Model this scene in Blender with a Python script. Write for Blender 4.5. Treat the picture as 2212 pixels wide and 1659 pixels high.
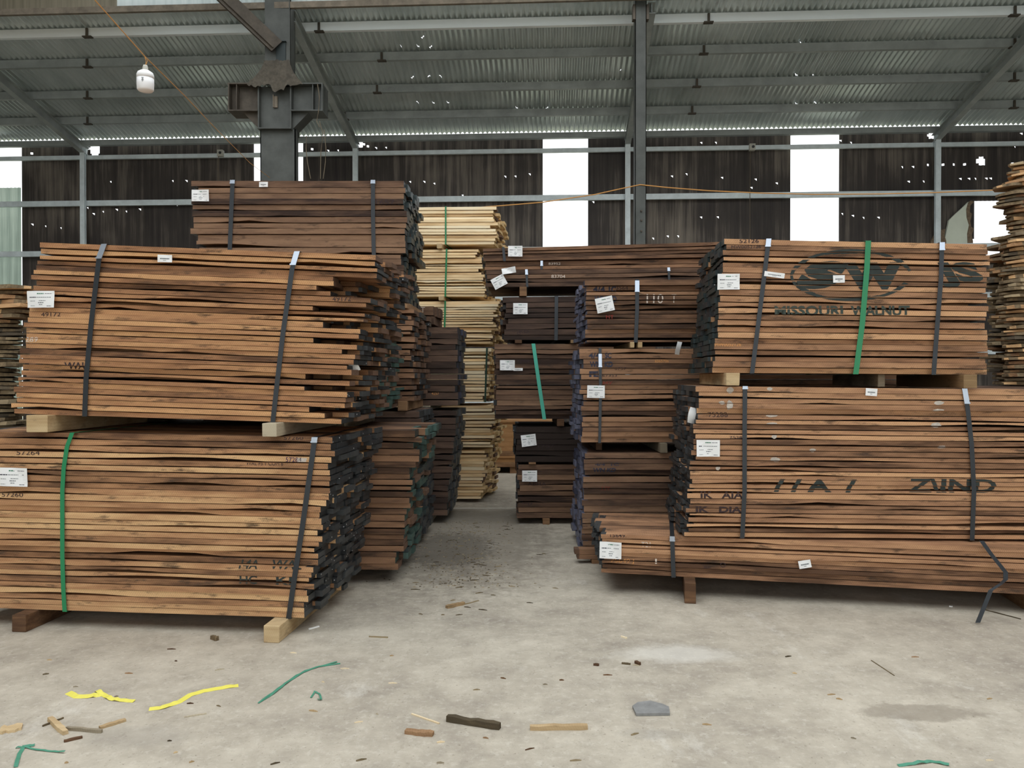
import bpy, bmesh, math, random
from mathutils import Vector, Matrix, noise

for o in list(bpy.data.objects):
    bpy.data.objects.remove(o)
SC = bpy.context.scene
COL = SC.collection

# ------------------------------------------------------------------ camera
F_PX, W_PX, H_PX, HOR, EYE = 1720.0, 2212.0, 1659.0, 815.0, 1.45
PITCH = math.atan((H_PX / 2 - HOR) / F_PX)
cam_d = bpy.data.cameras.new('camera')
cam = bpy.data.objects.new('camera', cam_d)
COL.objects.link(cam)
cam.location = (0, 0, EYE)
cam.rotation_euler = (math.pi / 2 - PITCH, 0, 0)
cam_d.sensor_fit = 'HORIZONTAL'
cam_d.sensor_width = 36.0
cam_d.lens = 36.0 * F_PX / W_PX
cam_d.clip_end = 200
SC.camera = cam

# ------------------------------------------------------------------ light
world = bpy.data.worlds.new('overcast_sky')
SC.world = world
world.use_nodes = True
wn = world.node_tree.nodes
wl = world.node_tree.links
bg = wn['Background']
bg.inputs['Color'].default_value = (0.93, 0.97, 1.0, 1)
bg.inputs['Strength'].default_value = 1.0
vs = SC.view_settings
vs.view_transform = 'Standard'
vs.look = 'None'
vs.gamma = 1
vs.exposure = 1.12

R = random.Random(7)


# ------------------------------------------------------------------ helpers
def ray(px, py):
    c, s = math.cos(PITCH), math.sin(PITCH)
    x = (px - W_PX / 2) / F_PX
    y = -(py - H_PX / 2) / F_PX
    # camera looks along +Y tilted down by PITCH
    return Vector((x, c + y * s, -s + y * c))


def P(px, py, Y):
    d = ray(px, py)
    return Vector((0, 0, EYE)) + d * (Y / d.y)


def floor_pt(px, py, z=0.0):
    d = ray(px, py)
    t = (z - EYE) / d.z
    return Vector((0, 0, EYE)) + d * t


def hit_plane(px, py, o, n):
    d = ray(px, py)
    c = Vector((0, 0, EYE))
    t = (o - c).dot(n) / d.dot(n)
    return c + d * t


def lin(r, g, b):
    f = lambda v: (v / 255.0 / 12.92) if v <= 10 else ((v / 255.0 + 0.055) / 1.055) ** 2.4
    return (f(r), f(g), f(b), 1)


def tag(o, label=None, cat=None, group=None, kind=None):
    if label: o['label'] = label
    if cat: o['category'] = cat
    if group: o['group'] = group
    if kind: o['kind'] = kind
    return o


def empty(name, loc, rz=0.0):
    o = bpy.data.objects.new(name, None)
    COL.objects.link(o)
    o.location = loc
    o.rotation_euler = (0, 0, rz)
    return o


def link_mesh(name, me, mats, parent=None):
    o = bpy.data.objects.new(name, me)
    COL.objects.link(o)
    for m in mats:
        me.materials.append(m)
    if parent is not None:
        o.parent = parent
    return o


class MB:
    """collects polygons for one mesh"""
    def __init__(self):
        self.v, self.f, self.m, self.t = [], [], [], []

    def add(self, vs_, fs, mi=0, tone=0.5):
        b = len(self.v)
        self.v += [tuple(p) for p in vs_]
        self.f += [tuple(b + i for i in f) for f in fs]
        if isinstance(mi, int): mi = [mi] * len(fs)
        self.m += mi
        self.t += [tone] * len(vs_)

    def box(self, a, b, mi=0, tone=0.5, M=None):
        x0, y0, z0 = a
        x1, y1, z1 = b
        vs_ = [Vector(p) for p in ((x0, y0, z0), (x1, y0, z0), (x1, y1, z0), (x0, y1, z0),
                                   (x0, y0, z1), (x1, y0, z1), (x1, y1, z1), (x0, y1, z1))]
        if M is not None: vs_ = [M @ p for p in vs_]
        self.add(vs_, [(0, 3, 2, 1), (4, 5, 6, 7), (0, 1, 5, 4), (1, 2, 6, 5), (2, 3, 7, 6), (3, 0, 4, 7)], mi, tone)

    def bar(self, a, b, w, h, mi=0, up=Vector((0, 0, 1))):
        """box bar of width w, height h from a to b"""
        a, b = Vector(a), Vector(b)
        d = (b - a).normalized()
        s = d.cross(up)
        if s.length < 1e-6: s = d.cross(Vector((0, 1, 0)))
        s.normalize()
        u = s.cross(d).normalized()
        s *= w / 2; u *= h / 2
        vs_ = [a - s - u, a + s - u, a + s + u, a - s + u, b - s - u, b + s - u, b + s + u, b - s + u]
        self.add(vs_, [(3, 2, 1, 0), (4, 5, 6, 7), (0, 1, 5, 4), (1, 2, 6, 5), (2, 3, 7, 6), (3, 0, 4, 7)], mi)

    def tube(self, pts, r, n=6, mi=0):
        pts = [Vector(p) for p in pts]
        rings = []
        for i, p in enumerate(pts):
            d = (pts[min(i + 1, len(pts) - 1)] - pts[max(i - 1, 0)]).normalized()
            s = d.cross(Vector((0, 0, 1)))
            if s.length < 1e-4: s = d.cross(Vector((0, 1, 0)))
            s.normalize()
            u = s.cross(d)
            rings.append([p + (s * math.cos(2 * math.pi * k / n) + u * math.sin(2 * math.pi * k / n)) * r for k in range(n)])
        vs_ = [q for rg in rings for q in rg]
        fs = []
        for i in range(len(pts) - 1):
            for k in range(n):
                a, b = i * n + k, i * n + (k + 1) % n
                fs.append((a, b, b + n, a + n))
        fs.append(tuple(range(n))[::-1])
        fs.append(tuple(range((len(pts) - 1) * n, len(pts) * n)))
        self.add(vs_, fs, mi)

    def ribbon(self, pts, across, t, nrm=None):
        """flat strip: centre line pts, across = list of half width vectors, t thickness vector list"""
        vs_ = []
        for p, a, tt in zip(pts, across, t):
            vs_ += [p - a, p + a, p + a + tt, p - a + tt]
        fs = []
        for i in range(len(pts) - 1):
            b = i * 4
            for k in range(4):
                fs.append((b + k, b + (k + 1) % 4, b + 4 + (k + 1) % 4, b + 4 + k))
        e = (len(pts) - 1) * 4
        fs += [(3, 2, 1, 0), (e, e + 1, e + 2, e + 3)]
        self.add(vs_, fs)

    def lathe(self, prof, n=24, c=Vector((0, 0, 0)), mi=0):
        vs_ = []
        for r, z in prof:
            for k in range(n):
                a = 2 * math.pi * k / n
                vs_.append(c + Vector((r * math.cos(a), r * math.sin(a), z)))
        fs = []
        for i in range(len(prof) - 1):
            for k in range(n):
                fs.append((i * n + k, i * n + (k + 1) % n, (i + 1) * n + (k + 1) % n, (i + 1) * n + k))
        fs.append(tuple(range(n))[::-1])
        fs.append(tuple(range((len(prof) - 1) * n, len(prof) * n)))
        self.add(vs_, fs, mi)

    def build(self, name, mats, parent=None, smooth=False):
        me = bpy.data.meshes.new(name)
        me.from_pydata(self.v, [], self.f)
        if not isinstance(mats, (list, tuple)): mats = [mats]
        me.polygons.foreach_set('material_index', self.m)
        if smooth:
            me.polygons.foreach_set('use_smooth', [True] * len(self.f))
        at = me.attributes.new('tone', 'FLOAT', 'POINT')
        at.data.foreach_set('value', [float(x) for x in self.t])
        me.update()
        bm = bmesh.new(); bm.from_mesh(me)
        bmesh.ops.recalc_face_normals(bm, faces=bm.faces)
        bm.to_mesh(me); bm.free()
        return link_mesh(name, me, mats, parent)


# ------------------------------------------------------------------ materials
def new_mat(name):
    m = bpy.data.materials.new(name)
    m.use_nodes = True
    nt = m.node_tree
    b = nt.nodes['Principled BSDF']
    return m, nt, b


def flat(name, col, rough=0.7, metal=0.0, var=0.0, scale=20.0, bump=0.0, aniso=(1, 1, 1), emit=None):
    m, nt, b = new_mat(name)
    b.inputs['Roughness'].default_value = rough
    b.inputs['Metallic'].default_value = metal
    b.inputs['Base Color'].default_value = col
    if var or bump:
        tc = nt.nodes.new('ShaderNodeTexCoord')
        mp = nt.nodes.new('ShaderNodeMapping')
        mp.inputs['Scale'].default_value = aniso
        nz = nt.nodes.new('ShaderNodeTexNoise')
        nz.inputs['Scale'].default_value = scale
        nz.inputs['Detail'].default_value = 5
        nz.inputs['Roughness'].default_value = 0.65
        nt.links.new(tc.outputs['Object'], mp.inputs['Vector'])
        nt.links.new(mp.outputs['Vector'], nz.inputs['Vector'])
        rp = nt.nodes.new('ShaderNodeValToRGB')
        rp.color_ramp.elements[0].position = 0.3
        rp.color_ramp.elements[1].position = 0.7
        rp.color_ramp.elements[0].color = tuple(c * (1 - var) for c in col[:3]) + (1,)
        rp.color_ramp.elements[1].color = tuple(min(1, c * (1 + var)) for c in col[:3]) + (1,)
        nt.links.new(nz.outputs['Fac'], rp.inputs['Fac'])
        nt.links.new(rp.outputs['Color'], b.inputs['Base Color'])
        if bump:
            bp = nt.nodes.new('ShaderNodeBump')
            bp.inputs['Strength'].default_value = bump
            bp.inputs['Distance'].default_value = 0.01
            nt.links.new(nz.outputs['Fac'], bp.inputs['Height'])
            nt.links.new(bp.outputs['Normal'], b.inputs['Normal'])
    return m


def wood(name, c_dark, c_mid, c_light, stain=(0.05, 0.035, 0.025), stain_amt=0.8, stain_pos=(0.56, 0.68), saw=0.18, rough=0.8):
    m, nt, b = new_mat(name)
    N, L = nt.nodes, nt.links
    b.inputs['Roughness'].default_value = rough
    b.inputs['Specular IOR Level'].default_value = 0.25
    at = N.new('ShaderNodeAttribute'); at.attribute_name = 'tone'
    tc = N.new('ShaderNodeTexCoord')
    cmb = N.new('ShaderNodeCombineXYZ')
    mul = N.new('ShaderNodeMath'); mul.operation = 'MULTIPLY'; mul.inputs[1].default_value = 37.0
    L.new(at.outputs['Fac'], mul.inputs[0])
    L.new(mul.outputs[0], cmb.inputs['X']); L.new(mul.outputs[0], cmb.inputs['Y'])
    add = N.new('ShaderNodeVectorMath'); add.operation = 'ADD'
    L.new(tc.outputs['Object'], add.inputs[0]); L.new(cmb.outputs[0], add.inputs[1])

    def nz(scale, vec, det=4, rgh=0.6):
        mp = N.new('ShaderNodeMapping'); mp.inputs['Scale'].default_value = vec
        L.new(add.outputs[0], mp.inputs['Vector'])
        n = N.new('ShaderNodeTexNoise'); n.inputs['Scale'].default_value = scale
        n.inputs['Detail'].default_value = det; n.inputs['Roughness'].default_value = rgh
        L.new(mp.outputs[0], n.inputs['Vector'])
        return n
    grain = nz(1.0, (5, 60, 95))
    patch = nz(1.0, (2.2, 6, 16), 3)
    stn = nz(1.0, (4.5, 8, 20), 6, 0.7)
    # tone = board tone + grain + patch
    t1 = N.new('ShaderNodeMath'); t1.operation = 'MULTIPLY_ADD'
    L.new(grain.outputs['Fac'], t1.inputs[0]); t1.inputs[1].default_value = 0.34
    L.new(at.outputs['Fac'], t1.inputs[2])
    t2 = N.new('ShaderNodeMath'); t2.operation = 'MULTIPLY_ADD'
    L.new(patch.outputs['Fac'], t2.inputs[0]); t2.inputs[1].default_value = 1.2
    L.new(t1.outputs[0], t2.inputs[2])
    t3 = N.new('ShaderNodeMath'); t3.operation = 'SUBTRACT'
    L.new(t2.outputs[0], t3.inputs[0]); t3.inputs[1].default_value = 0.77
    rp = N.new('ShaderNodeValToRGB')
    e = rp.color_ramp.elements
    e[0].position = 0.12; e[0].color = c_dark
    e[1].position = 0.92; e[1].color = c_light
    k = e.new(0.5); k.color = c_mid
    L.new(t3.outputs[0], rp.inputs['Fac'])
    # stains
    sr = N.new('ShaderNodeMapRange')
    sr.inputs['From Min'].default_value = stain_pos[0]; sr.inputs['From Max'].default_value = stain_pos[1]
    sr.inputs['To Max'].default_value = stain_amt
    L.new(stn.outputs['Fac'], sr.inputs['Value'])
    mx = N.new('ShaderNodeMix'); mx.data_type = 'RGBA'
    L.new(sr.outputs[0], mx.inputs['Factor'])
    L.new(rp.outputs['Color'], mx.inputs['A']); mx.inputs['B'].default_value = stain + (1,)
    # saw marks: oblique fine bands
    mp = N.new('ShaderNodeMapping'); mp.inputs['Scale'].default_value = (1, 1, 1)
    mp.inputs['Rotation'].default_value = (0, 0.5, 0)
    L.new(add.outputs[0], mp.inputs['Vector'])
    wv = N.new('ShaderNodeTexWave'); wv.inputs['Scale'].default_value = 32; wv.inputs['Distortion'].default_value = 3.0
    wv.inputs['Detail'].default_value = 2
    L.new(mp.outputs[0], wv.inputs['Vector'])
    sw = N.new('ShaderNodeMapRange'); sw.inputs['To Min'].default_value = 1 - saw; sw.inputs['To Max'].default_value = 1 + saw * 0.5
    L.new(wv.outputs['Fac'], sw.inputs['Value'])
    fin = N.new('ShaderNodeMix'); fin.data_type = 'RGBA'; fin.blend_type = 'MULTIPLY'; fin.inputs['Factor'].default_value = 1
    L.new(mx.outputs['Result'], fin.inputs['A']); L.new(sw.outputs[0], fin.inputs['B'])
    L.new(fin.outputs['Result'], b.inputs['Base Color'])
    bp = N.new('ShaderNodeBump'); bp.inputs['Strength'].default_value = 0.35; bp.inputs['Distance'].default_value = 0.004
    L.new(grain.outputs['Fac'], bp.inputs['Height']); L.new(bp.outputs['Normal'], b.inputs['Normal'])
    return m


M_WAL1 = wood('walnut_sapwood_boards', lin(100, 72, 52), lin(178, 133, 95), lin(218, 178, 130))
M_WAL2 = wood('walnut_red_boards', lin(92, 65, 47), lin(168, 122, 86), lin(210, 162, 114))
M_WAL6 = wood('walnut_plain_boards', lin(94, 68, 50), lin(168, 126, 94), lin(208, 162, 120))
M_WAL3 = wood('walnut_brown_boards', lin(78, 58, 45), lin(138, 104, 79), lin(172, 132, 100))
M_WAL4 = wood('walnut_dark_boards', lin(50, 40, 35), lin(84, 66, 56), lin(118, 94, 78), stain_amt=0.75)
M_WAL5 = wood('walnut_dusky_boards', lin(58, 44, 37), lin(112, 86, 68), lin(150, 118, 92), stain_amt=0.7)
M_MAPLE = wood('pale_maple_boards', lin(206, 170, 122), lin(246, 216, 168), lin(253, 236, 200), stain=(0.25, 0.15, 0.07), stain_amt=0.4, stain_pos=(0.62, 0.8), saw=0.05)
M_ROUGH = wood('rough_tan_boards', lin(112, 82, 58), lin(174, 134, 94), lin(212, 172, 124), stain=(0.12, 0.09, 0.06), stain_amt=0.5, saw=0.1)
M_GREYW = wood('weathered_grey_boards', lin(82, 72, 58), lin(128, 112, 88), lin(166, 146, 114), stain=(0.06, 0.05, 0.04), saw=0.08)
M_BEAR = wood('pine_bearer', lin(136, 110, 78), lin(178, 150, 110), lin(204, 180, 140), stain_amt=0.35, saw=0.05)
M_BEARG = wood('grey_bearer', lin(120, 110, 92), lin(158, 146, 124), lin(186, 174, 150), stain_amt=0.3, saw=0.05)
M_BEARD = wood('brown_bearer', lin(86, 62, 44), lin(130, 98, 70), lin(164, 130, 96), stain_amt=0.4, saw=0.05)
E_BLACK = flat('black_end_paint', lin(44, 46, 47), 0.45, var=0.35, scale=30)
def speckle(m):
    nt = m.node_tree; N, L = nt.nodes, nt.links
    b = N['Principled BSDF']
    src = b.inputs['Base Color'].links[0].from_socket
    tc = N.new('ShaderNodeTexCoord'); v = N.new('ShaderNodeTexVoronoi'); v.inputs['Scale'].default_value = 26
    L.new(tc.outputs['Object'], v.inputs['Vector'])
    r = N.new('ShaderNodeMapRange'); r.inputs['From Min'].default_value = 0.13; r.inputs['From Max'].default_value = 0.09
    L.new(v.outputs['Distance'], r.inputs['Value'])
    mx = N.new('ShaderNodeMix'); mx.data_type = 'RGBA'
    L.new(r.outputs[0], mx.inputs['Factor']); L.new(src, mx.inputs['A']); mx.inputs['B'].default_value = lin(200, 200, 200)
    L.new(mx.outputs['Result'], b.inputs['Base Color'])


speckle(E_BLACK)                                    # pale staples in the black board ends
E_BLACK2 = flat('grey_black_end_paint', lin(60, 62, 62), 0.5, var=0.3, scale=30)
E_GREEN = flat('dark_green_end_paint', lin(58, 82, 74), 0.5, var=0.3, scale=30)
E_GREEN2 = flat('green_black_end_paint', lin(36, 50, 50), 0.4, var=0.3, scale=30)
E_BLUE = flat('blue_grey_end_wax', lin(92, 94, 112), 0.45, var=0.3, scale=30)
E_BLUE2 = flat('dark_blue_end_wax', lin(44, 46, 66), 0.45, var=0.3, scale=30)
E_PALE = flat('raw_pale_board_end', lin(206, 176, 126), 0.8, var=0.25, scale=60)
E_BROWN = flat('raw_brown_board_end', lin(98, 72, 54), 0.8, var=0.3, scale=60)
E_BARK = flat('bark_board_end', lin(110, 92, 66), 0.85, var=0.5, scale=40)
S_BLACK = flat('black_painted_steel_strap', lin(48, 52, 56), 0.38, 0.3, var=0.15, scale=8)
S_GREEN = flat('green_plastic_strap', lin(30, 130, 82), 0.4)
S_TEAL = flat('teal_plastic_strap', lin(70, 175, 150), 0.45)
S_STEEL = flat('steel_glint_seal', lin(185, 195, 208), 0.25, 0.7)  # pale steel, doubling as the light reflected off the strap tops
PAPER = flat('white_paper', lin(240, 240, 238), 0.6)
INK = flat('grey_print', lin(120, 124, 126), 0.8)
INKD = flat('dark_print', lin(60, 60, 70), 0.8)
INKG = flat('green_print', lin(60, 120, 90), 0.8)
P_MARK = flat('black_marker', lin(52, 36, 38), 0.8)
P_MARKP = flat('purple_marker', lin(62, 34, 78), 0.8)
P_CHALK = flat('white_chalk', lin(214, 200, 186), 0.9)
P_ORANGE = flat('orange_chalk', lin(214, 150, 86), 0.9)
P_RED = flat('red_marker', lin(128, 44, 34), 0.8)
P_STEN = flat('dark_green_stencil_paint', lin(52, 62, 54), 0.7, var=0.2, scale=25)
P_LOGO = flat('blackish_green_spray_paint', lin(40, 48, 44), 0.7, var=0.25, scale=20)
P_BLUE = flat('navy_stamp_ink', lin(44, 48, 66), 0.8)
P_WHITE = flat('white_spray_smudge', lin(190, 180, 168), 0.9, var=0.2, scale=50)

# concrete
def concrete():
    m, nt, b = new_mat('worn_concrete_floor')
    N, L = nt.nodes, nt.links
    b.inputs['Roughness'].default_value = 0.75
    b.inputs['Specular IOR Level'].default_value = 0.3
    tc = N.new('ShaderNodeTexCoord')

    def nz(sc, det=6, rg=0.6, vec=(1, 1, 1)):
        mp = N.new('ShaderNodeMapping'); mp.inputs['Scale'].default_value = vec
        L.new(tc.outputs['Object'], mp.inputs['Vector'])
        n = N.new('ShaderNodeTexNoise'); n.inputs['Scale'].default_value = sc
        n.inputs['Detail'].default_value = det; n.inputs['Roughness'].default_value = rg
        L.new(mp.outputs[0], n.inputs['Vector'])
        return n
    n1 = nz(0.9); n2 = nz(5.0, 8, 0.7); n3 = nz(60, 3, 0.6); n4 = nz(2.2, 8, 0.75, (1, 0.45, 1))
    rp = N.new('ShaderNodeValToRGB'); e = rp.color_ramp.elements
    e[0].position = 0.36; e[0].color = lin(150, 141, 128)
    e[1].position = 0.64; e[1].color = lin(199, 190, 173)
    k = e.new(0.5); k.color = lin(177, 168, 152)
    mixf = N.new('ShaderNodeMath'); mixf.operation = 'MULTIPLY_ADD'; mixf.inputs[1].default_value = 0.5
    L.new(n2.outputs['Fac'], mixf.inputs[0])
    h = N.new('ShaderNodeMath'); h.operation = 'MULTIPLY'; h.inputs[1].default_value = 0.5
    L.new(n1.outputs['Fac'], h.inputs[0]); L.new(h.outputs[0], mixf.inputs[2])
    L.new(mixf.outputs[0], rp.inputs['Fac'])
    cur = rp.outputs['Color']

    def over(fac, col, cur):
        mx = N.new('ShaderNodeMix'); mx.data_type = 'RGBA'
        L.new(fac, mx.inputs['Factor']); L.new(cur, mx.inputs['A'])
        mx.inputs['B'].default_value = col
        return mx.outputs['Result']

    def rng(src, a, b_, c=0.0, d=1.0):
        r = N.new('ShaderNodeMapRange')
        for i, v in zip(('From Min', 'From Max', 'To Min', 'To Max'), (a, b_, c, d)): r.inputs[i].default_value = v
        L.new(src, r.inputs['Value'])
        return r.outputs[0]
    cur = over(rng(n4.outputs['Fac'], 0.58, 0.72, 0, 0.55), lin(222, 218, 208), cur)     # pale worn patches
    n5 = nz(1.4, 8, 0.7)
    cur = over(rng(n5.outputs['Fac'], 0.56, 0.75, 0, 0.4), lin(140, 134, 122), cur)      # grey grime
    n7 = nz(24, 6, 0.75)
    cur = over(rng(n7.outputs['Fac'], 0.52, 0.68, 0, 0.45), lin(214, 208, 194), cur)      # fine pale scuffs
    n8 = nz(17, 6, 0.8, (1, 0.5, 1))
    cur = over(rng(n8.outputs['Fac'], 0.56, 0.70, 0, 0.5), lin(142, 132, 116), cur)       # fine dirt
    cur = over(rng(n3.outputs['Fac'], 0.64, 0.70, 0, 0.6), lin(118, 108, 92), cur)        # grit

    def blob(p, rx, ry, amt, col, cur, ns, soft=0.35, nscale=1.0, rough=0.7):
        """stain on the ground at p, its edge broken by noise ns"""
        mp = N.new('ShaderNodeMapping'); mp.vector_type = 'POINT'
        mp.inputs['Location'].default_value = (-p[0] / rx, -p[1] / ry, 0)
        mp.inputs['Scale'].default_value = (1 / rx, 1 / ry, 0)
        L.new(tc.outputs['Object'], mp.inputs['Vector'])
        ln = N.new('ShaderNodeVectorMath'); ln.operation = 'LENGTH'
        L.new(mp.outputs[0], ln.inputs[0])
        a = N.new('ShaderNodeMath'); a.operation = 'MULTIPLY_ADD'; a.inputs[1].default_value = nscale
        L.new(ns.outputs['Fac'], a.inputs[0]); L.new(ln.outputs['Value'], a.inputs[2])
        return over(rng(a.outputs[0], 1.0 + nscale * 0.5 + soft / 2, 1.0 + nscale * 0.5 - soft / 2, 0, amt), col, cur)
    ns = nz(7, 6, 0.7)
    s = floor_pt(1985, 1538)
    cur = blob(s, 0.26, 0.085, 0.55, lin(128, 118, 104), cur, ns, 0.25, 1.4)
    s = floor_pt(1410, 1586); cur = blob(s, 0.12, 0.05, 0.35, lin(140, 134, 125), cur, ns, 0.6, 1.5)
    s = floor_pt(300, 1590); cur = blob(s, 0.22, 0.10, 0.35, lin(140, 134, 125), cur, ns, 0.6, 1.5)
    s = floor_pt(1460, 1412); cur = blob(s, 0.28, 0.12, 0.5, lin(222, 218, 208), cur, ns, 0.7, 1.8)
    # trodden dirt down the aisle
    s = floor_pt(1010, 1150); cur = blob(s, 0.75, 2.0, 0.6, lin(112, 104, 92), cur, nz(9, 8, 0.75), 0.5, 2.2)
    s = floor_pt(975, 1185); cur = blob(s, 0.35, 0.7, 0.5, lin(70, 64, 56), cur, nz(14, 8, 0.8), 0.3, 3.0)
    L.new(cur, b.inputs['Base Color'])
    bp = N.new('ShaderNodeBump'); bp.inputs['Strength'].default_value = 0.3; bp.inputs['Distance'].default_value = 0.01
    L.new(n2.outputs['Fac'], bp.inputs['Height']); L.new(bp.outputs['Normal'], b.inputs['Normal'])
    return m


def sheet_mat(name, c1, c2, c3, rough, metal, sx, trans=False):
    m, nt, b = new_mat(name)
    N, L = nt.nodes, nt.links
    b.inputs['Roughness'].default_value = rough
    b.inputs['Metallic'].default_value = metal
    tc = N.new('ShaderNodeTexCoord')
    mp = N.new('ShaderNodeMapping'); mp.inputs['Scale'].default_value = sx
    L.new(tc.outputs['Object'], mp.inputs['Vector'])
    n = N.new('ShaderNodeTexNoise'); n.inputs['Scale'].default_value = 1.0; n.inputs['Detail'].default_value = 6
    n.inputs['Roughness'].default_value = 0.7
    L.new(mp.outputs[0], n.inputs['Vector'])
    n2 = N.new('ShaderNodeTexNoise'); n2.inputs['Scale'].default_value = 0.6; n2.inputs['Detail'].default_value = 3
    L.new(tc.outputs['Object'], n2.inputs['Vector'])
    ad = N.new('ShaderNodeMath'); ad.operation = 'MULTIPLY_ADD'; ad.inputs[1].default_value = 0.5
    L.new(n2.outputs['Fac'], ad.inputs[0])
    hf = N.new('ShaderNodeMath'); hf.operation = 'MULTIPLY'; hf.inputs[1].default_value = 0.6
    L.new(n.outputs['Fac'], hf.inputs[0]); L.new(hf.outputs[0], ad.inputs[2])
    rp = N.new('ShaderNodeValToRGB'); e = rp.color_ramp.elements
    e[0].position = 0.38; e[0].color = c1
    e[1].position = 0.72; e[1].color = c3
    k = e.new(0.54); k.color = c2
    L.new(ad.outputs[0], rp.inputs['Fac'])
    L.new(rp.outputs['Color'], b.inputs['Base Color'])
    if trans:
        tr = N.new('ShaderNodeBsdfTranslucent'); L.new(rp.outputs['Color'], tr.inputs['Color'])
        mxs = N.new('ShaderNodeMixShader'); mxs.inputs[0].default_value = 0.5
        L.new(b.outputs[0], mxs.inputs[1]); L.new(tr.outputs[0], mxs.inputs[2])
        L.new(mxs.outputs[0], N['Material Output'].inputs['Surface'])
    return m


M_FLOOR = concrete()
M_GROUND = flat('outside_ground', lin(150, 150, 130), 0.9, var=0.2, scale=2)
M_WALL = sheet_mat('dark_stained_fibre_cement_sheet', lin(44, 39, 37), lin(68, 61, 56), lin(134, 124, 112), 0.75, 0.0, (9, 9, 0.35))
M_ROOF = sheet_mat('galvanised_roof_sheet', lin(178, 188, 186), lin(202, 210, 208), lin(222, 228, 226), 0.3, 0.5, (4, 0.5, 0.5))
M_FIBRE = sheet_mat('greenish_fibreglass_sheet', lin(120, 132, 122), lin(150, 164, 152), lin(186, 198, 184), 0.5, 0.0, (12, 12, 0.4), True)
M_CLER = sheet_mat('pale_clerestory_sheet', lin(168, 178, 176), lin(198, 208, 206), lin(216, 222, 220), 0.5, 0.0, (14, 14, 0.4), True)
M_CLERD = sheet_mat('brown_stained_clerestory_sheet', lin(84, 78, 64), lin(116, 108, 90), lin(140, 132, 112), 0.6, 0.0, (14, 14, 0.4))
M_GALV = flat('galvanised_steel', lin(222, 232, 234), 0.5, 0.0, var=0.15, scale=4)
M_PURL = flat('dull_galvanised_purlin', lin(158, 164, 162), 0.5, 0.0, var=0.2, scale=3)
M_PURL_SKYLIT = flat('skylit_galvanised_purlin', lin(240, 244, 246), 0.3, 0.0)  # near-white colour paints in the sky light this glossy purlin catches
M_STEEL = flat('grimy_green_grey_steel', lin(80, 82, 78), 0.6, 0.2, var=0.3, scale=2.5)
M_STEELD = flat('rusty_dark_steel', lin(84, 76, 66), 0.7, 0.2, var=0.35, scale=5)
M_RUST = flat('rusty_beam', lin(120, 110, 96), 0.8, var=0.35, scale=6)
M_WEB = flat('dusty_cobweb', lin(84, 78, 68), 0.95, var=0.35, scale=14, bump=0.6)
M_CORD = flat('orange_cord', lin(206, 150, 84), 0.7)
M_WIRE = flat('dusty_brown_wire', lin(110, 98, 80), 0.8)
M_PLAST = flat('white_bulb_plastic', lin(245, 245, 245), 0.35)
M_PLAST2 = flat('grey_white_plastic', lin(190, 188, 176), 0.5)
M_PLASTER = flat('pale_broken_plaster', lin(216, 222, 204), 0.85, var=0.06, scale=3)
M_BREAK = flat('broken_brick_edge', lin(122, 104, 84), 0.95, var=0.4, scale=25)
M_PLY = wood('brown_plywood', lin(134, 98, 62), lin(168, 126, 84), lin(190, 150, 104), stain_amt=0.25, saw=0.02)

# ------------------------------------------------------------------ setting
WYAW = 0.053
W_DIR = Vector((1, -WYAW, 0)).normalized()         # along the back wall
W_N = Vector((-WYAW, -1, 0)).normalized()          # out of it, towards the hall
W_O = Vector((0, 17.6, 0))
EAVE_Z, SLOPE = 6.80, 0.215


def wall_pt(u, z, d=0.0):
    return W_O + W_DIR * u + W_N * d + Vector((0, 0, z))


def wall_uv(px, py, d=0.0):
    p = hit_plane(px, py, W_O + W_N * d, W_N)
    return (p - W_O).dot(W_DIR), p.z


def set_kind(o):
    o['kind'] = 'structure'
    return o


fl = MB()
fl.add([(-22, -14, 0), (22, -14, 0), (22, 19.5, 0), (-22, 19.5, 0)], [(0, 1, 2, 3)])
set_kind(fl.build('floor', M_FLOOR))
gr = MB()
gr.add([(-70, -60, -0.03), (70, -60, -0.03), (70, 90, -0.03), (-70, 90, -0.03)], [(0, 1, 2, 3)])
set_kind(gr.build('ground', M_GROUND))
# concrete joint across the aisle
jp = floor_pt(1060, 1098)
jm = MB()
jm.box((-6, jp.y - 0.012, 0.0), (8, jp.y + 0.012, 0.003))
set_kind(jm.build('trim_1', flat('pale_floor_joint', lin(190, 186, 174), 0.8)))

# back wall: corrugated sheet with openings
openings = []                                       # u0,u1,z0,z1


def opening(x0, y0, x1, y1, z_lo=None):
    u0, z1 = wall_uv(x0, y0)
    u1, z0 = wall_uv(x1, y1)
    if z_lo is not None: z0 = z_lo
    openings.append((u0, u1, z0, z1))
    return u0, u1, z0, z1


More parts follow.
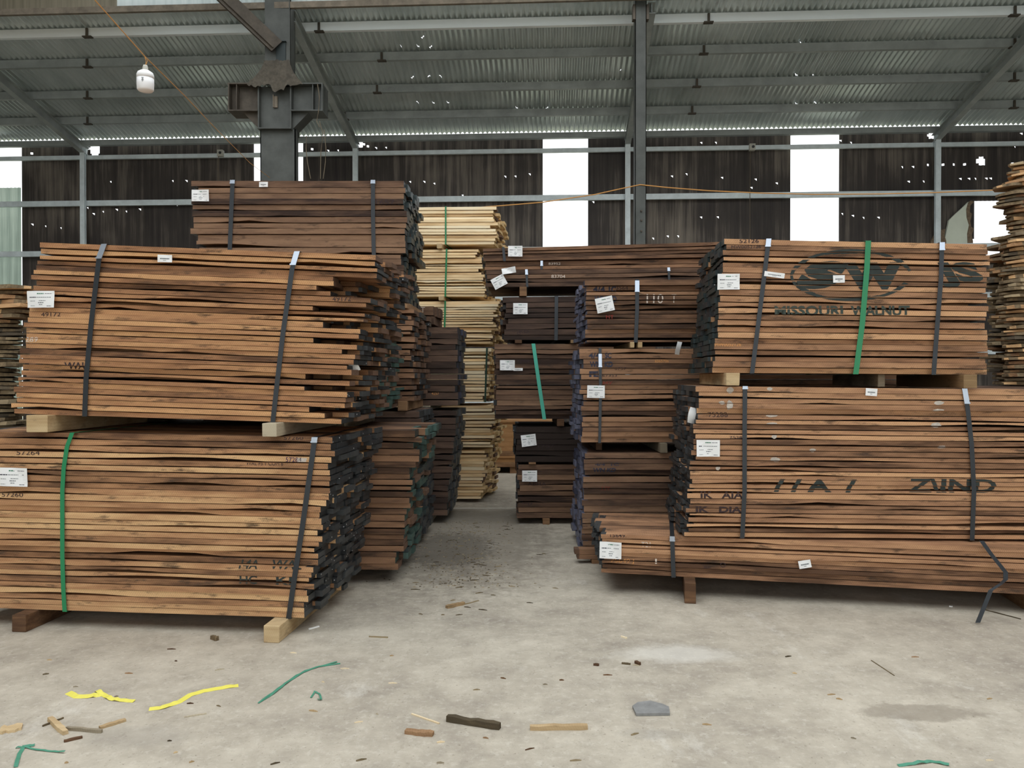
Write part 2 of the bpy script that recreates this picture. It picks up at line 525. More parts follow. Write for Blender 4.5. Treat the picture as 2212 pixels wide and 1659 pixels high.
opening(1172, 297, 1271, 560, 2.6)
opening(1709, 285, 1811, 560, 2.6)
opening(547, 305, 655, 450, 3.0)
opening(-70, 309, 46, 405)
fib = (wall_uv(-70, 405)[0], wall_uv(46, 405)[0], 0.0, wall_uv(46, 405)[1])
bighole = [wall_uv(*p) for p in ((2104, 436), (2130, 432), (2200, 437), (2204, 560), (2100, 560))]
holes = [(205, 322, 26), (780, 312, 14), (793, 318, 8), (810, 319, 5), (70, 331, 8), (140, 343, 7), (240, 392, 7), (373, 393, 7),
         (402, 393, 5), (223, 460, 7), (271, 456, 7), (302, 455, 7), (253, 452, 4), (191, 450, 4), (175, 461, 4), (202, 461, 3),
         (71, 485, 5), (131, 492, 6), (100, 489, 3), (383, 444, 5), (484, 329, 6), (676, 324, 8), (707, 325, 5), (728, 324, 6),
         (832, 321, 4), (884, 393, 6), (936, 397, 6), (915, 393, 3), (998, 422, 4), (1040, 427, 3), (1090, 382, 3), (1111, 382, 3),
         (1144, 379, 3), (1134, 299, 5), (1070, 300, 3), (1513, 309, 6), (1547, 309, 6), (1450, 381, 5), (1481, 379, 3),
         (1558, 387, 3), (1634, 387, 3), (1678, 398, 5), (1623, 408, 6), (1813, 305, 6), (1836, 308, 6), (1948, 362, 6),
         (1972, 361, 5), (2005, 357, 9), (2037, 356, 9), (2060, 354, 11), (2083, 355, 11), (2120, 348, 17), (2012, 293, 15),
         (2185, 353, 4), (2191, 315, 6), (2205, 288, 7), (1962, 393, 3), (1995, 392, 6), (2140, 386, 5), (2075, 388, 3), (2094, 388, 3),
         (2108, 388, 3), (2129, 387, 3), (1516, 472, 5), (1549, 470, 4), (1818, 461, 6), (1842, 465, 6), (1864, 470, 5), (1897, 470, 6),
         (1301, 422, 5), (1280, 439, 5), (1442, 513, 5), (1410, 514, 4), (1463, 513, 3)]
hole_uv = []
for hx, hy, hs in holes:
    u, z = wall_uv(hx, hy)
    r = hs * 17.6 / F_PX / 2
    hole_uv.append((u, z, max(r, 0.018)))


def in_poly(u, z, poly):
    c = False
    j = len(poly) - 1
    for i in range(len(poly)):
        a, b = poly[i], poly[j]
        if (a[1] > z) != (b[1] > z) and u < (b[0] - a[0]) * (z - a[1]) / (b[1] - a[1]) + a[0]: c = not c
        j = i
    return c


def wall_skip(u, z):
    for a, b, c, d in openings:
        if a < u < b and c < z < d: return True
    if fib[0] < u < fib[1] and fib[2] < z < fib[3]: return True
    if in_poly(u, z, bighole): return True
    return False


def corr(name, mat, u0, u1, pitch, zs, pt, amp, skip, per=2, small=None):
    """corrugated sheet: pt(u, z, off) gives the world point; corrugation lines follow z"""
    du = pitch / per
    n = int(round((u1 - u0) / du))
    vs_, fs = [], []
    for z in zs:
        for i in range(n + 1):
            u = u0 + i * du
            off = amp * (math.sin(2 * math.pi * (i + 0.5) / per) if per > 2 else (1 if i % 2 else -1))
            vs_.append(pt(u, z, off))
    for j in range(len(zs) - 1):
        zc = (zs[j] + zs[j + 1]) / 2
        for i in range(n):
            if skip and skip(u0 + (i + 0.5) * du, zc): continue
            a = j * (n + 1) + i
            if small and small(u0 + (i + 0.5) * du, zc):
                fs.append((a, a + 1, a + n + 1)); continue
            fs.append((a, a + 1, a + n + 2, a + n + 1))
    me = bpy.data.meshes.new(name)
    me.from_pydata([tuple(v) for v in vs_], [], fs)
    me.polygons.foreach_set('use_smooth', [True] * len(fs))
    me.update()
    bm = bmesh.new(); bm.from_mesh(me)
    loose = [v for v in bm.verts if not v.link_faces]
    bmesh.ops.delete(bm, geom=loose, context='VERTS')
    bm.to_mesh(me); bm.free()
    return link_mesh(name, me, [mat])


hole_cells = {}
for (u, z, r) in hole_uv:
    hole_cells.setdefault(int(math.floor(u)), []).append((u, z, r))
DZ = 0.045


def wall_skip2(u, z):
    if wall_skip(u, z): return True
    for k in (int(math.floor(u)) - 1, int(math.floor(u)), int(math.floor(u)) + 1):
        for (hu, hz, hr) in hole_cells.get(k, ()):
            if hr > 0.06 and (abs(u - hu) / hr) ** 2 + ((z - hz) / hr) ** 2 < 1: return True
            if 0.038 < hr <= 0.06 and abs(u - hu) < 0.0225 and abs(z - hz) < DZ * 0.5: return True
    return False


def wall_small(u, z):
    for k in (int(math.floor(u)) - 1, int(math.floor(u)), int(math.floor(u)) + 1):
        for (hu, hz, hr) in hole_cells.get(k, ()):
            if abs(u - hu) < 0.0225 and abs(z - hz) < DZ * 0.5: return True
    return False


zs = [0.0, 1.0, 2.0, 3.0, 3.6] + [3.6 + DZ * (k + 1) for k in range(int((6.73 - 3.6) / DZ))]
WX0, WX1 = -13.0, 13.0
o = corr('wall_back', M_WALL, WX0, WX1, 0.09, zs, lambda u, z, off: wall_pt(u, z, off), 0.012, wall_skip2, small=wall_small)
set_kind(o)
o = corr('window_1', M_FIBRE, fib[0], fib[1], 0.09, [fib[2], 2.0, 3.5, fib[3]], lambda u, z, off: wall_pt(u, z, off), 0.012, None)
set_kind(o)

# ceiling: the lean-to roof
roof_holes = []
for hx, hy in [(866, 101), (904, 101), (930, 101), (911, 80), (891, 167), (927, 167), (951, 167), (902, 223), (935, 222), (968, 222), (1340, 154), (1116, 233), (1180, 234), (1718, 163), (1755, 162), (1720, 224), (1760, 223), (1730, 93)]:
    # intersect ray with the roof plane
    n = Vector((0, 0, 1)) - W_N * SLOPE
    n.normalize()
    p = hit_plane(hx, hy, wall_pt(0, EAVE_Z), n)
    roof_holes.append(((p - W_O).dot(W_DIR), (p - W_O).dot(W_N)))
rh = {}
for u, d in roof_holes: rh.setdefault(int(math.floor(u * 2)), []).append((u, d))


def roof_skip(u, d):
    for k in (-1, 0, 1):
        for (a, b) in rh.get(int(math.floor(u * 2)) + k, ()):
            if abs(u - a) < 0.024 and abs(d - b) < 0.02: return True
    return False


ROOF_D = 4.29
ds = [0.08] + [0.04 * k for k in range(3, int(ROOF_D / 0.04) + 1)] + [ROOF_D]
o = corr('ceiling', M_ROOF, WX0, WX1, 0.10, ds, lambda u, d, off: wall_pt(u, EAVE_Z + 0.012 + SLOPE * d + off, d), 0.024, None, small=roof_skip, per=4)
set_kind(o)


def trim(n, mb, mat, smooth=False):
    return set_kind(mb.build('trim_%d' % n, mat, smooth=smooth))


tn = [2]


def beam_along(u0, u1, z, d, w, h, mat, lip=True):
    """C section running along the wall"""
    mb = MB()
    mb.bar(wall_pt(u0, z, d), wall_pt(u1, z, d), w * 0.15, h)
    if lip:
        mb.bar(wall_pt(u0, z + h / 2 - 0.004, d - w / 2), wall_pt(u1, z + h / 2 - 0.004, d - w / 2), w, 0.008)
        mb.bar(wall_pt(u0, z - h / 2 + 0.004, d - w / 2), wall_pt(u1, z - h / 2 + 0.004, d - w / 2), w, 0.008)
    o = trim(tn[0], mb, mat); tn[0] += 1
    return o


# eave beam, girts
beam_along(WX0, WX1, 6.712, 0.20, 0.10, 0.12, M_PURL)
for gy in (6.40, 5.37, 4.24, 3.2, 2.0, 0.9):
    z = gy
    beam_along(WX0, WX1, z, 0.14, 0.06, 0.09 if gy > 6 else 0.12, M_GALV)
# purlins
for k, (d, mat) in enumerate(((1.05, M_PURL), (2.0, M_PURL), (3.02, M_PURL), (3.88, M_PURL_SKYLIT))):
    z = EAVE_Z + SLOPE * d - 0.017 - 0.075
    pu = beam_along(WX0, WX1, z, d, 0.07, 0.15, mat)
    cl = MB()
    for cx in ((745, 815, 825, 690)[k] - 0, (1495, 1505, 1520, 1530)[k], (690 - 500), (2190)):
        uu = (hit_plane(cx, 200, wall_pt(0, 0, d), W_N) - W_O).dot(W_DIR)
        a = wall_pt(uu - 0.08, z - 0.085, d); b = wall_pt(uu + 0.08, z - 0.085, d)
        cl.bar(a, b, 0.09, 0.02)
        cl.bar(wall_pt(uu, z + 0.06, d + 0.03), wall_pt(uu, z - 0.08, d + 0.03), 0.04, 0.02)
    c = cl.build('trim_%d' % tn[0], M_STEELD); tn[0] += 1
    set_kind(c); c.parent = pu
# posts and rafters
post_u = [wall_uv(180, 315, 0.2)[0], wall_uv(768, 305, 0.2)[0], wall_uv(1356, 300, 0.2)[0], wall_uv(2025, 285, 0.2)[0]]
for u in post_u + [post_u[0] - 5.9]:
    mb = MB()
    mb.bar(wall_pt(u, 0, 0.19), wall_pt(u, 6.58, 0.19), 0.11, 0.008, up=W_N)
    mb.bar(wall_pt(u, 0, 0.25), wall_pt(u, 6.58, 0.25), 0.11, 0.008, up=W_N)
    mb.bar(wall_pt(u, 0, 0.22), wall_pt(u, 6.58, 0.22), 0.01, 0.06, up=W_N)
    trim(tn[0], mb, M_GALV); tn[0] += 1
    mb = MB()
    up = (Vector((0, 0, 1)) - W_N * SLOPE).normalized()
    for zz, hh, ww in ((-0.18, 0.012, 0.12), (-0.36, 0.012, 0.12), (-0.27, 0.17, 0.012)):
        a = wall_pt(u, EAVE_Z + zz, 0.05); b = wall_pt(u, EAVE_Z + zz + SLOPE * 4.4, 4.45)
        mb.bar(a, b, ww, hh, up=up)
    trim(tn[0], mb, M_PURL); tn[0] += 1

# clerestory wall standing above the roof's open edge
CD = 4.62
cz = wall_pt(0, 0, CD)
CZ0 = 7.57
u_split = (hit_plane(252, 12, cz, W_N) - W_O).dot(W_DIR)
o = corr('wall_clerestory', M_CLER, u_split, WX1, 0.07, [CZ0, 8.2, 9.4], lambda u, z, off: wall_pt(u, z, CD + off), 0.01, None)
set_kind(o)
o = corr('wall_clerestory_side', M_CLERD, WX0, u_split, 0.07, [CZ0, 8.2, 9.4], lambda u, z, off: wall_pt(u, z, CD + off), 0.01, None)
set_kind(o)
mb = MB()
mb.bar(wall_pt(WX0, CZ0 - 0.02, CD + 0.05), wall_pt(WX1, CZ0 - 0.02, CD + 0.05), 0.06, 0.10)
trim(tn[0], mb, M_RUST); tn[0] += 1

# unseen rest of the hall: walls and high roof added, cut open to shape the daylight
M_HALL = flat('hall_cladding', lin(120, 116, 108), 0.8, var=0.2, scale=1.5)
m = MB(); m.box((-13.15, -13.6, 0), (-13.0, 18.2, 9.6)); set_kind(m.build('wall_left', M_HALL))
m = MB(); m.box((13.0, -13.6, 0), (13.15, 18.2, 9.6)); set_kind(m.build('wall_right', M_HALL))
m = MB(); m.box((-13.15, -13.75, 7.6), (13.15, -13.6, 9.6)); set_kind(m.build('wall_rear', M_HALL))     # left open below the lintel to light the front faces
m = MB()
m.box((-13.15, 11.0, 9.4), (13.15, 13.6, 9.5)); m.box((-13.15, -13.75, 9.4), (13.15, -6.5, 9.5))
m.box((-13.15, -6.5, 9.4), (-10.0, 11.0, 9.5)); m.box((10.0, -6.5, 9.4), (13.15, 11.0, 9.5))
set_kind(m.build('ceiling_high', M_HALL))

# ------------------------------------------------------------------ columns
CY = 13.1


def column():
    c = P(600, 300, CY)
    root = empty('steel_column', (c.x, CY, 0))
    tag(root, 'massive grey steel column with cross-shaped crane bracket and dusty cobwebs, behind tall stack', 'column')
    s = CY / F_PX

    def zx(px, py):
        q = P(px, py, CY)
        return q.x - c.x, q.z
    # lower shaft: H section, flanges left and right seen face on
    xl, zt = zx(562, 279); xr, _ = zx(638, 279)
    m = MB()
    m.box((xl, 0, 0), (xr, 0.02, zt)); m.box((xl, 0.16, 0), (xr, 0.18, zt))
    m.box((xl, 0, 0), (xl + 0.015, 0.18, zt)); m.box((xr - 0.015, 0, 0), (xr, 0.18, zt))
    m.build('shaft', M_STEEL, root)
    # bracket box
    zb_, z1 = zt, zx(600, 186)[1]
    m = MB()
    bl, br = zx(560, 200)[0], zx(632, 200)[0]
    m.box((bl, -0.10, zb_ - 0.02), (br, 0.42, zb_))                     # bottom plate
    m.box((bl, -0.08, zb_), (bl + 0.02, 0.42, z1)); m.box((br - 0.02, -0.08, zb_), (br, 0.42, z1))
    m.box((bl, 0.03, zb_), (br, 0.05, z1))                              # recessed web
    m.build('bracket_core', M_STEEL, root)
    for sgn, xa, xb_, nm in ((-1, 497, 560, 'bracket_arm'), (1, 632, 700, 'bracket_arm')):
        a, zt2 = zx(xa, 186); b, zb2 = zx(xb_, 241)
        m = MB()
        m.box((a - 0.01, -0.1, z1 - 0.0), (b, 0.3, z1 + 0.02))
        m.box((a, -0.1, zb2 - 0.02), (b, 0.3, zb2))
        m.box((a, 0.04, zb2), (b, 0.06, z1))
        e = a if sgn < 0 else b - 0.02
        m.box((e, -0.1, zb2), (e + 0.02, 0.28, z1))
        f = a + 0.13 if sgn < 0 else b - 0.17
        m.box((f, -0.09, zb2), (f + 0.012, 0.06, z1))
        # haunch
        k = b if sgn < 0 else a
        dx = 0.26 * sgn
        m.add([(k, 0.0, zb2 - 0.02), (k + dx, 0.0, zb2 - 0.02), (k, 0.0, zb_ + 0.0), (k, 0.3, zb2 - 0.02), (k + dx, 0.3, zb2 - 0.02), (k, 0.3, zb_)],
              [(0, 1, 2), (3, 5, 4), (0, 3, 4, 1), (1, 4, 5, 2), (2, 5, 3, 0)])
        m.build(nm, M_STEELD if sgn < 0 else M_STEEL, root)
    # upper shaft
    a, _ = zx(572, 100); b, _ = zx(627, 100)
    m = MB()
    ztop = 9.6
    m.box((a, 0, z1 + 0.02), (b, 0.02, ztop)); m.box((a, 0.28, z1 + 0.02), (b, 0.3, ztop)); m.box(((a + b) / 2 - .01, 0.02, z1 + .02), ((a + b) / 2 + .01, 0.28, ztop))
    m.box((b - 0.012, -0.03, z1 + 0.02), (b, 0.3, ztop))
    m.build('upper_shaft', M_STEEL, root)
    # dark recess plate near the brace foot
    p0, pz1 = zx(597, 92); p1, pz0 = zx(618, 165)
    m = MB(); m.box((p0, -0.02, pz0), (p1, 0.0, pz1)); m.box((p0 - .01, -0.06, pz1), (p1 + .01, 0, pz1 + 0.012))
    m.build('gusset_plate', flat('dark_gusset', lin(48, 56, 56), 0.6, 0.2), root)
    # sloping brace coming down to the foot
    A = P(598, 100, CY - 0.1); B = P(430, -60, CY - 0.5)
    A = A - Vector((c.x, CY, 0)); B = B - Vector((c.x, CY, 0))
    m = MB()
    m.bar(A, B, 0.26, 0.015, up=Vector((0, -1, 0.5)))
    m.bar(A + Vector((-0.07, 0, -0.05)), B + Vector((-0.07, 0, -0.05)), 0.02, 0.16, up=Vector((0, -1, 0.5)))
    m.build('brace', M_STEELD, root)
    # cobweb draped over the bracket top
    vs_, fs = [], []
    nx, nz_ = 26, 8
    x0, x1 = zx(540, 186)[0], zx(660, 186)[0]
    zt3 = zx(600, 128)[1]
    for j in range(nz_ + 1):
        v = j / nz_
        for i in range(nx + 1):
            u = i / nx
            wd = (1 - v) ** 1.7
            xx = (x0 + x1) / 2 + (u - 0.5) * ((x1 - x0) * wd + (b - a) * (1 - wd) * 1.02)
            zz = z1 - 0.03 + (zt3 - z1) * v + 0.05 * noise.noise(Vector((u * 9, v * 5, 3)))
            if j == 0: zz -= 0.07 * abs(noise.noise(Vector((u * 11, 0, 9)))) + (0.09 if abs(u - 0.55) < 0.12 else 0)
            yy = -0.12 * (1 - v) - 0.035 - 0.03 * noise.noise(Vector((u * 12, v * 9, 1)))
            vs_.append((xx, yy, zz))
    for j in range(nz_):
        for i in range(nx):
            q = j * (nx + 1) + i
            fs.append((q, q + 1, q + nx + 2, q + nx + 1))
    m = MB(); m.add(vs_, fs)
    m.build('cobweb', M_WEB, root, smooth=True)
    m = MB()
    q0 = zx(590, 205); q1 = zx(596, 232)
    m.box((q0[0], -0.02, q1[1]), (q0[0] + .012, 0.03, q0[1])); m.box((q0[0] + .012, 0.0, q1[1]), (q0[0] + .07, 0.03, q0[1] - 0.02))
    m.build('rusty_slot', M_RUST, root)
    return root


column()
c = P(1384, 300, 12.95)
root = empty('steel_post', (c.x, 12.95, 0))
tag(root, 'slim dark grey steel post rising in front of the corrugated wall between two bright openings', 'post')
m = MB()
m.box((-0.09, 0, 0), (0.09, 0.012, 9.4)); m.box((-0.09, 0.17, 0), (0.09, 0.18, 9.4)); m.box((-0.09, 0, 0), (-0.08, 0.18, 9.4)); m.box((0.08, 0, 0), (0.09, 0.18, 9.4))
m.build('shaft', M_STEEL, root)
for py in (460, 480, 503):
    q = P(1384, py, CY)
    m = MB(); m.bar((0.01, 0.0, q.z), (0.01, -0.03, q.z), 0.025, 0.025)
    m.build('bolt', M_STEELD, root)
for sx in (-1, 1):
    m = MB()
    z = P(1384, 38, CY).z
    m.box((sx * 0.09 - (0.04 if sx < 0 else 0), -0.02, z - 0.1), (sx * 0.09 + (0.04 if sx > 0 else 0), 0.1, z + 0.14))
    m.build('cleat', M_STEELD, root)

# ------------------------------------------------------------------ bulb, cords, small fittings on the wall
BP = P(314, 170, 5.5)
root = empty('light_bulb', (BP.x, BP.y, BP.z - 0.088))
tag(root, 'big white plastic bulb hanging unlit from an orange cord under the roof', 'bulb')
m = MB()
m.lathe([(0.02, 0.0), (0.045, 0.002), (0.054, 0.012), (0.056, 0.05), (0.056, 0.088)], 28)
m.build('diffuser', M_PLAST, root, smooth=True)
m = MB()
m.lathe([(0.0565, 0.088), (0.0565, 0.112), (0.05, 0.128), (0.03, 0.142), (0.02, 0.146)], 28)
m.build('housing', M_PLAST, root, smooth=True)
m = MB()
m.lathe([(0.017, 0.146), (0.019, 0.15), (0.019, 0.158), (0.017, 0.16), (0.019, 0.165), (0.016, 0.172), (0.013, 0.18)], 16)
m.build('socket', M_PLAST2, root, smooth=True)
m = MB()
for i, (w, h) in enumerate(((0.014, 0.003), (0.01, 0.003), (0.014, 0.004), (0.008, 0.003))):
    z = 0.075 - i * 0.008
    m.box((-w / 2 + 0.006, -0.0575, z), (w / 2 + 0.006, -0.0555, z + h))
m.build('printed_mark', INK, root)

# cord: from overhead, past the bulb, to the column foot
pts = []
key = [P(150, -80, 4.6), P(205, 0, 4.9), P(313, 122, 5.5), P(400, 208, 6.7), P(470, 282, 8.4), P(540, 352, 11.0), P(583, 384, 13.0)]
for i in range(len(key) - 1):
    for k in range(6): pts.append(key[i].lerp(key[i + 1], k / 6))
pts.append(key[-1])
m = MB(); m.tube(pts, 0.0035, 6)
o = m.build('power_cord', M_CORD)
tag(o, 'thin orange cord slanting down from the roof past the hanging bulb to the steel column', 'cord')
m = MB()
top = P(313, 122, 5.5)
m.tube([top, top + Vector((0.004, 0, -0.02)), Vector((BP.x + 0.006, BP.y, BP.z + 0.11)), Vector((BP.x, BP.y, BP.z + 0.09))], 0.0025, 6)
m.tube([top + Vector((0.01, 0, -0.01)), Vector((BP.x + 0.014, BP.y, BP.z + 0.12)), Vector((BP.x + 0.002, BP.y, BP.z + 0.09))], 0.002, 6)
o = m.build('pendant_cord', M_CORD)
tag(o, 'short orange cord holding the white bulb below the slanting cord', 'cord')
m = MB()
m.tube([P(1036, 448, 12.9), P(1100, 443, 12.9), P(1172, 437, 12.9), P(1286, 420, 12.9), P(1340, 408, 12.95), P(1383, 399, 12.945), P(1440, 405, 12.9), P(1530, 412, 12.9), P(1640, 417, 12.9), P(1760, 420, 12.9), P(1900, 419, 12.8), P(2020, 416, 12.6), P(2140, 411, 12.4), P(2176, 408, 12.3)], 0.009, 6)
o = m.build('power_cord', M_CORD)
tag(o, 'long orange cord strung level across the back over the slim steel post', 'cord')
for (cx, cy, lab, lo) in ((476, 331, 'small pale box on the upper wall rail near the massive steel column', 388), (1625, 318, 'small pale box with round dark lens on the upper wall rail between bright openings', 520)):
    u, z = wall_uv(cx, cy, 0.2)
    q = wall_pt(u, z, 0.19)
    root = empty('junction_box', q, -WYAW)
    tag(root, lab, 'junction box')
    m = MB(); m.box((-0.06, -0.05, -0.07), (0.06, 0.05, 0.07)); m.build('case', M_PLAST2, root)
    m = MB(); m.lathe([(0.03, 0), (0.03, 0.012), (0.022, 0.014)], 14); l = m.build('lens', E_BLACK, root)
    l.rotation_euler = (math.pi / 2, 0, 0); l.location = (0.01, -0.05, 0)
    zl = wall_uv(cx, lo, 0.2)[1]
    m = MB(); m.tube([(-0.04, -0.02, -0.07), (-0.05, -0.02, (zl - z) / 2), (-0.04, -0.02, zl - z - 0.6)], 0.007, 5)
    m.build('cable', M_WIRE, root)
for i, (path, lab) in enumerate((
        ([(686, 182), (690, 210), (688, 240), (684, 262), (690, 275)], 'dusty wire loop over the end of the crane bracket'),
        ([(662, 293), (661, 320), (664, 350), (671, 386)], 'thin brown wire dangling beside the massive steel column, nearest to it'),
        ([(690, 262), (698, 290), (693, 330), (692, 386)], 'thin brown wire dangling below the crane bracket, middle one'),
        ([(700, 280), (704, 320), (703, 350), (698, 386)], 'thin brown wire dangling below the crane bracket, outermost one'))):
    m = MB(); m.tube([P(a, b, 12.95) for a, b in path], 0.007, 5)
    tag(m.build('hanging_wire', M_WIRE), lab, 'wire')

# broken masonry showing in the hole of the back wall
def slab(pxs, d, thick, mat, name, label, cat):
    m = MB()
    f = [hit_plane(a, b, W_O + W_N * d, W_N) for a, b in pxs]
    g = [q - W_N * thick for q in f]
    n = len(f)
    m.add(f + g, [tuple(range(n))[::-1], tuple(range(n, 2 * n))] + [(i, (i + 1) % n, n + (i + 1) % n, n + i) for i in range(n)])
    o = m.build(name, mat)
    return tag(o, label, cat)


slab([(2040, 620), (2041, 515), (2048, 486), (2050, 476), (2064, 462), (2080, 448), (2092, 436), (2096, 440), (2088, 452), (2089, 470), (2094, 486), (2090, 505), (2095, 620)], 0.12, 0.06, M_PLASTER,
     'plaster_slab', 'pale greenish broken slab standing at the ragged hole in the dark wall', 'slab')
slab([(2095, 620), (2090, 505), (2094, 486), (2089, 470), (2088, 452), (2092, 437), (2098, 433), (2104, 436), (2096, 444), (2095, 458), (2100, 462), (2096, 478), (2098, 490), (2104, 494), (2099, 508), (2102, 520), (2102, 620)], 0.14, 0.1, M_BREAK,
     'masonry_edge', 'ragged brown broken masonry edge between pale slab and white daylight', 'masonry')
slab([(2008, 620), (2012, 520), (2020, 508), (2032, 497), (2042, 494), (2040, 508), (2044, 520), (2046, 620)], 0.16, 0.08, M_BREAK, 'rubble_piece',
     'low pinkish rubble lump beside the pale slab in the wall hole', 'rubble')

# ------------------------------------------------------------------ lumber bundles
BUNDLES = {}


class Bundle:
    pass


def board(mb_or_none, x0, x1, y0, y1, zb, zt, rnd, segs=14, wave=0.003, lens=0.0, tone=0.5, ends=(1, 1), front_clean=False):
    """a sawn board: zb, zt are functions of x; returns (verts, faces, mats, front sampler)"""
    cap = min(rnd.uniform(0.015, 0.05), (x1 - x0) * 0.1)
    xs = [x0, x0 + cap] + [x0 + cap + (x1 - x0 - 2 * cap) * i / (segs - 2) for i in range(1, segs - 1)] + [x1] if segs > 2 else [x0, x1]
    if segs <= 2: xs = [x0, x0 + cap, x1 - cap, x1]
    segs = len(xs) - 1
    sd = rnd.random() * 100
    # lens shaped wane on the lower edge
    lz = []
    for _ in range(2 if rnd.random() < lens else (1 if rnd.random() < lens else 0)):
        lz.append((x0 + (x1 - x0) * rnd.random(), rnd.uniform(0.10, 0.45), rnd.uniform(0.005, 0.016)))
    th = zt(x0) - zb(x0)
    vs_ = []
    ys = []
    for x in xs:
        n1 = noise.noise(Vector((x * 2.3 + sd, 0, 1))) * wave
        n2 = noise.noise(Vector((x * 2.3 + sd, 5, 1))) * wave
        b = zb(x) + n1 * 0.6
        for (c_, w_, a_) in lz:
            q = abs(x - c_) / w_
            if q < 1: b += a_ * (1 - q * q)
        t = zt(x) - abs(n2)
        b = min(b, t - th * 0.45)
        yf = y0 + noise.noise(Vector((x * 1.7 + sd, 9, 4))) * 0.003
        ys.append(yf)
        vs_ += [(x, yf, b), (x, yf, t), (x, y1, t), (x, y1, b)]
    fs, ms = [], []
    for i in range(segs):
        q = i * 4
        for k in range(4):
            fs.append((q + k, q + (k + 1) % 4, q + 4 + (k + 1) % 4, q + 4 + k)); ms.append(0 if (k == 0 and front_clean) or 0 < i < segs - 1 else ends[0])
    e = segs * 4
    fs += [(3, 2, 1, 0), (e, e + 1, e + 2, e + 3)]
    ms += [ends[0], ends[1]]
    return vs_, fs, ms, (xs, ys)


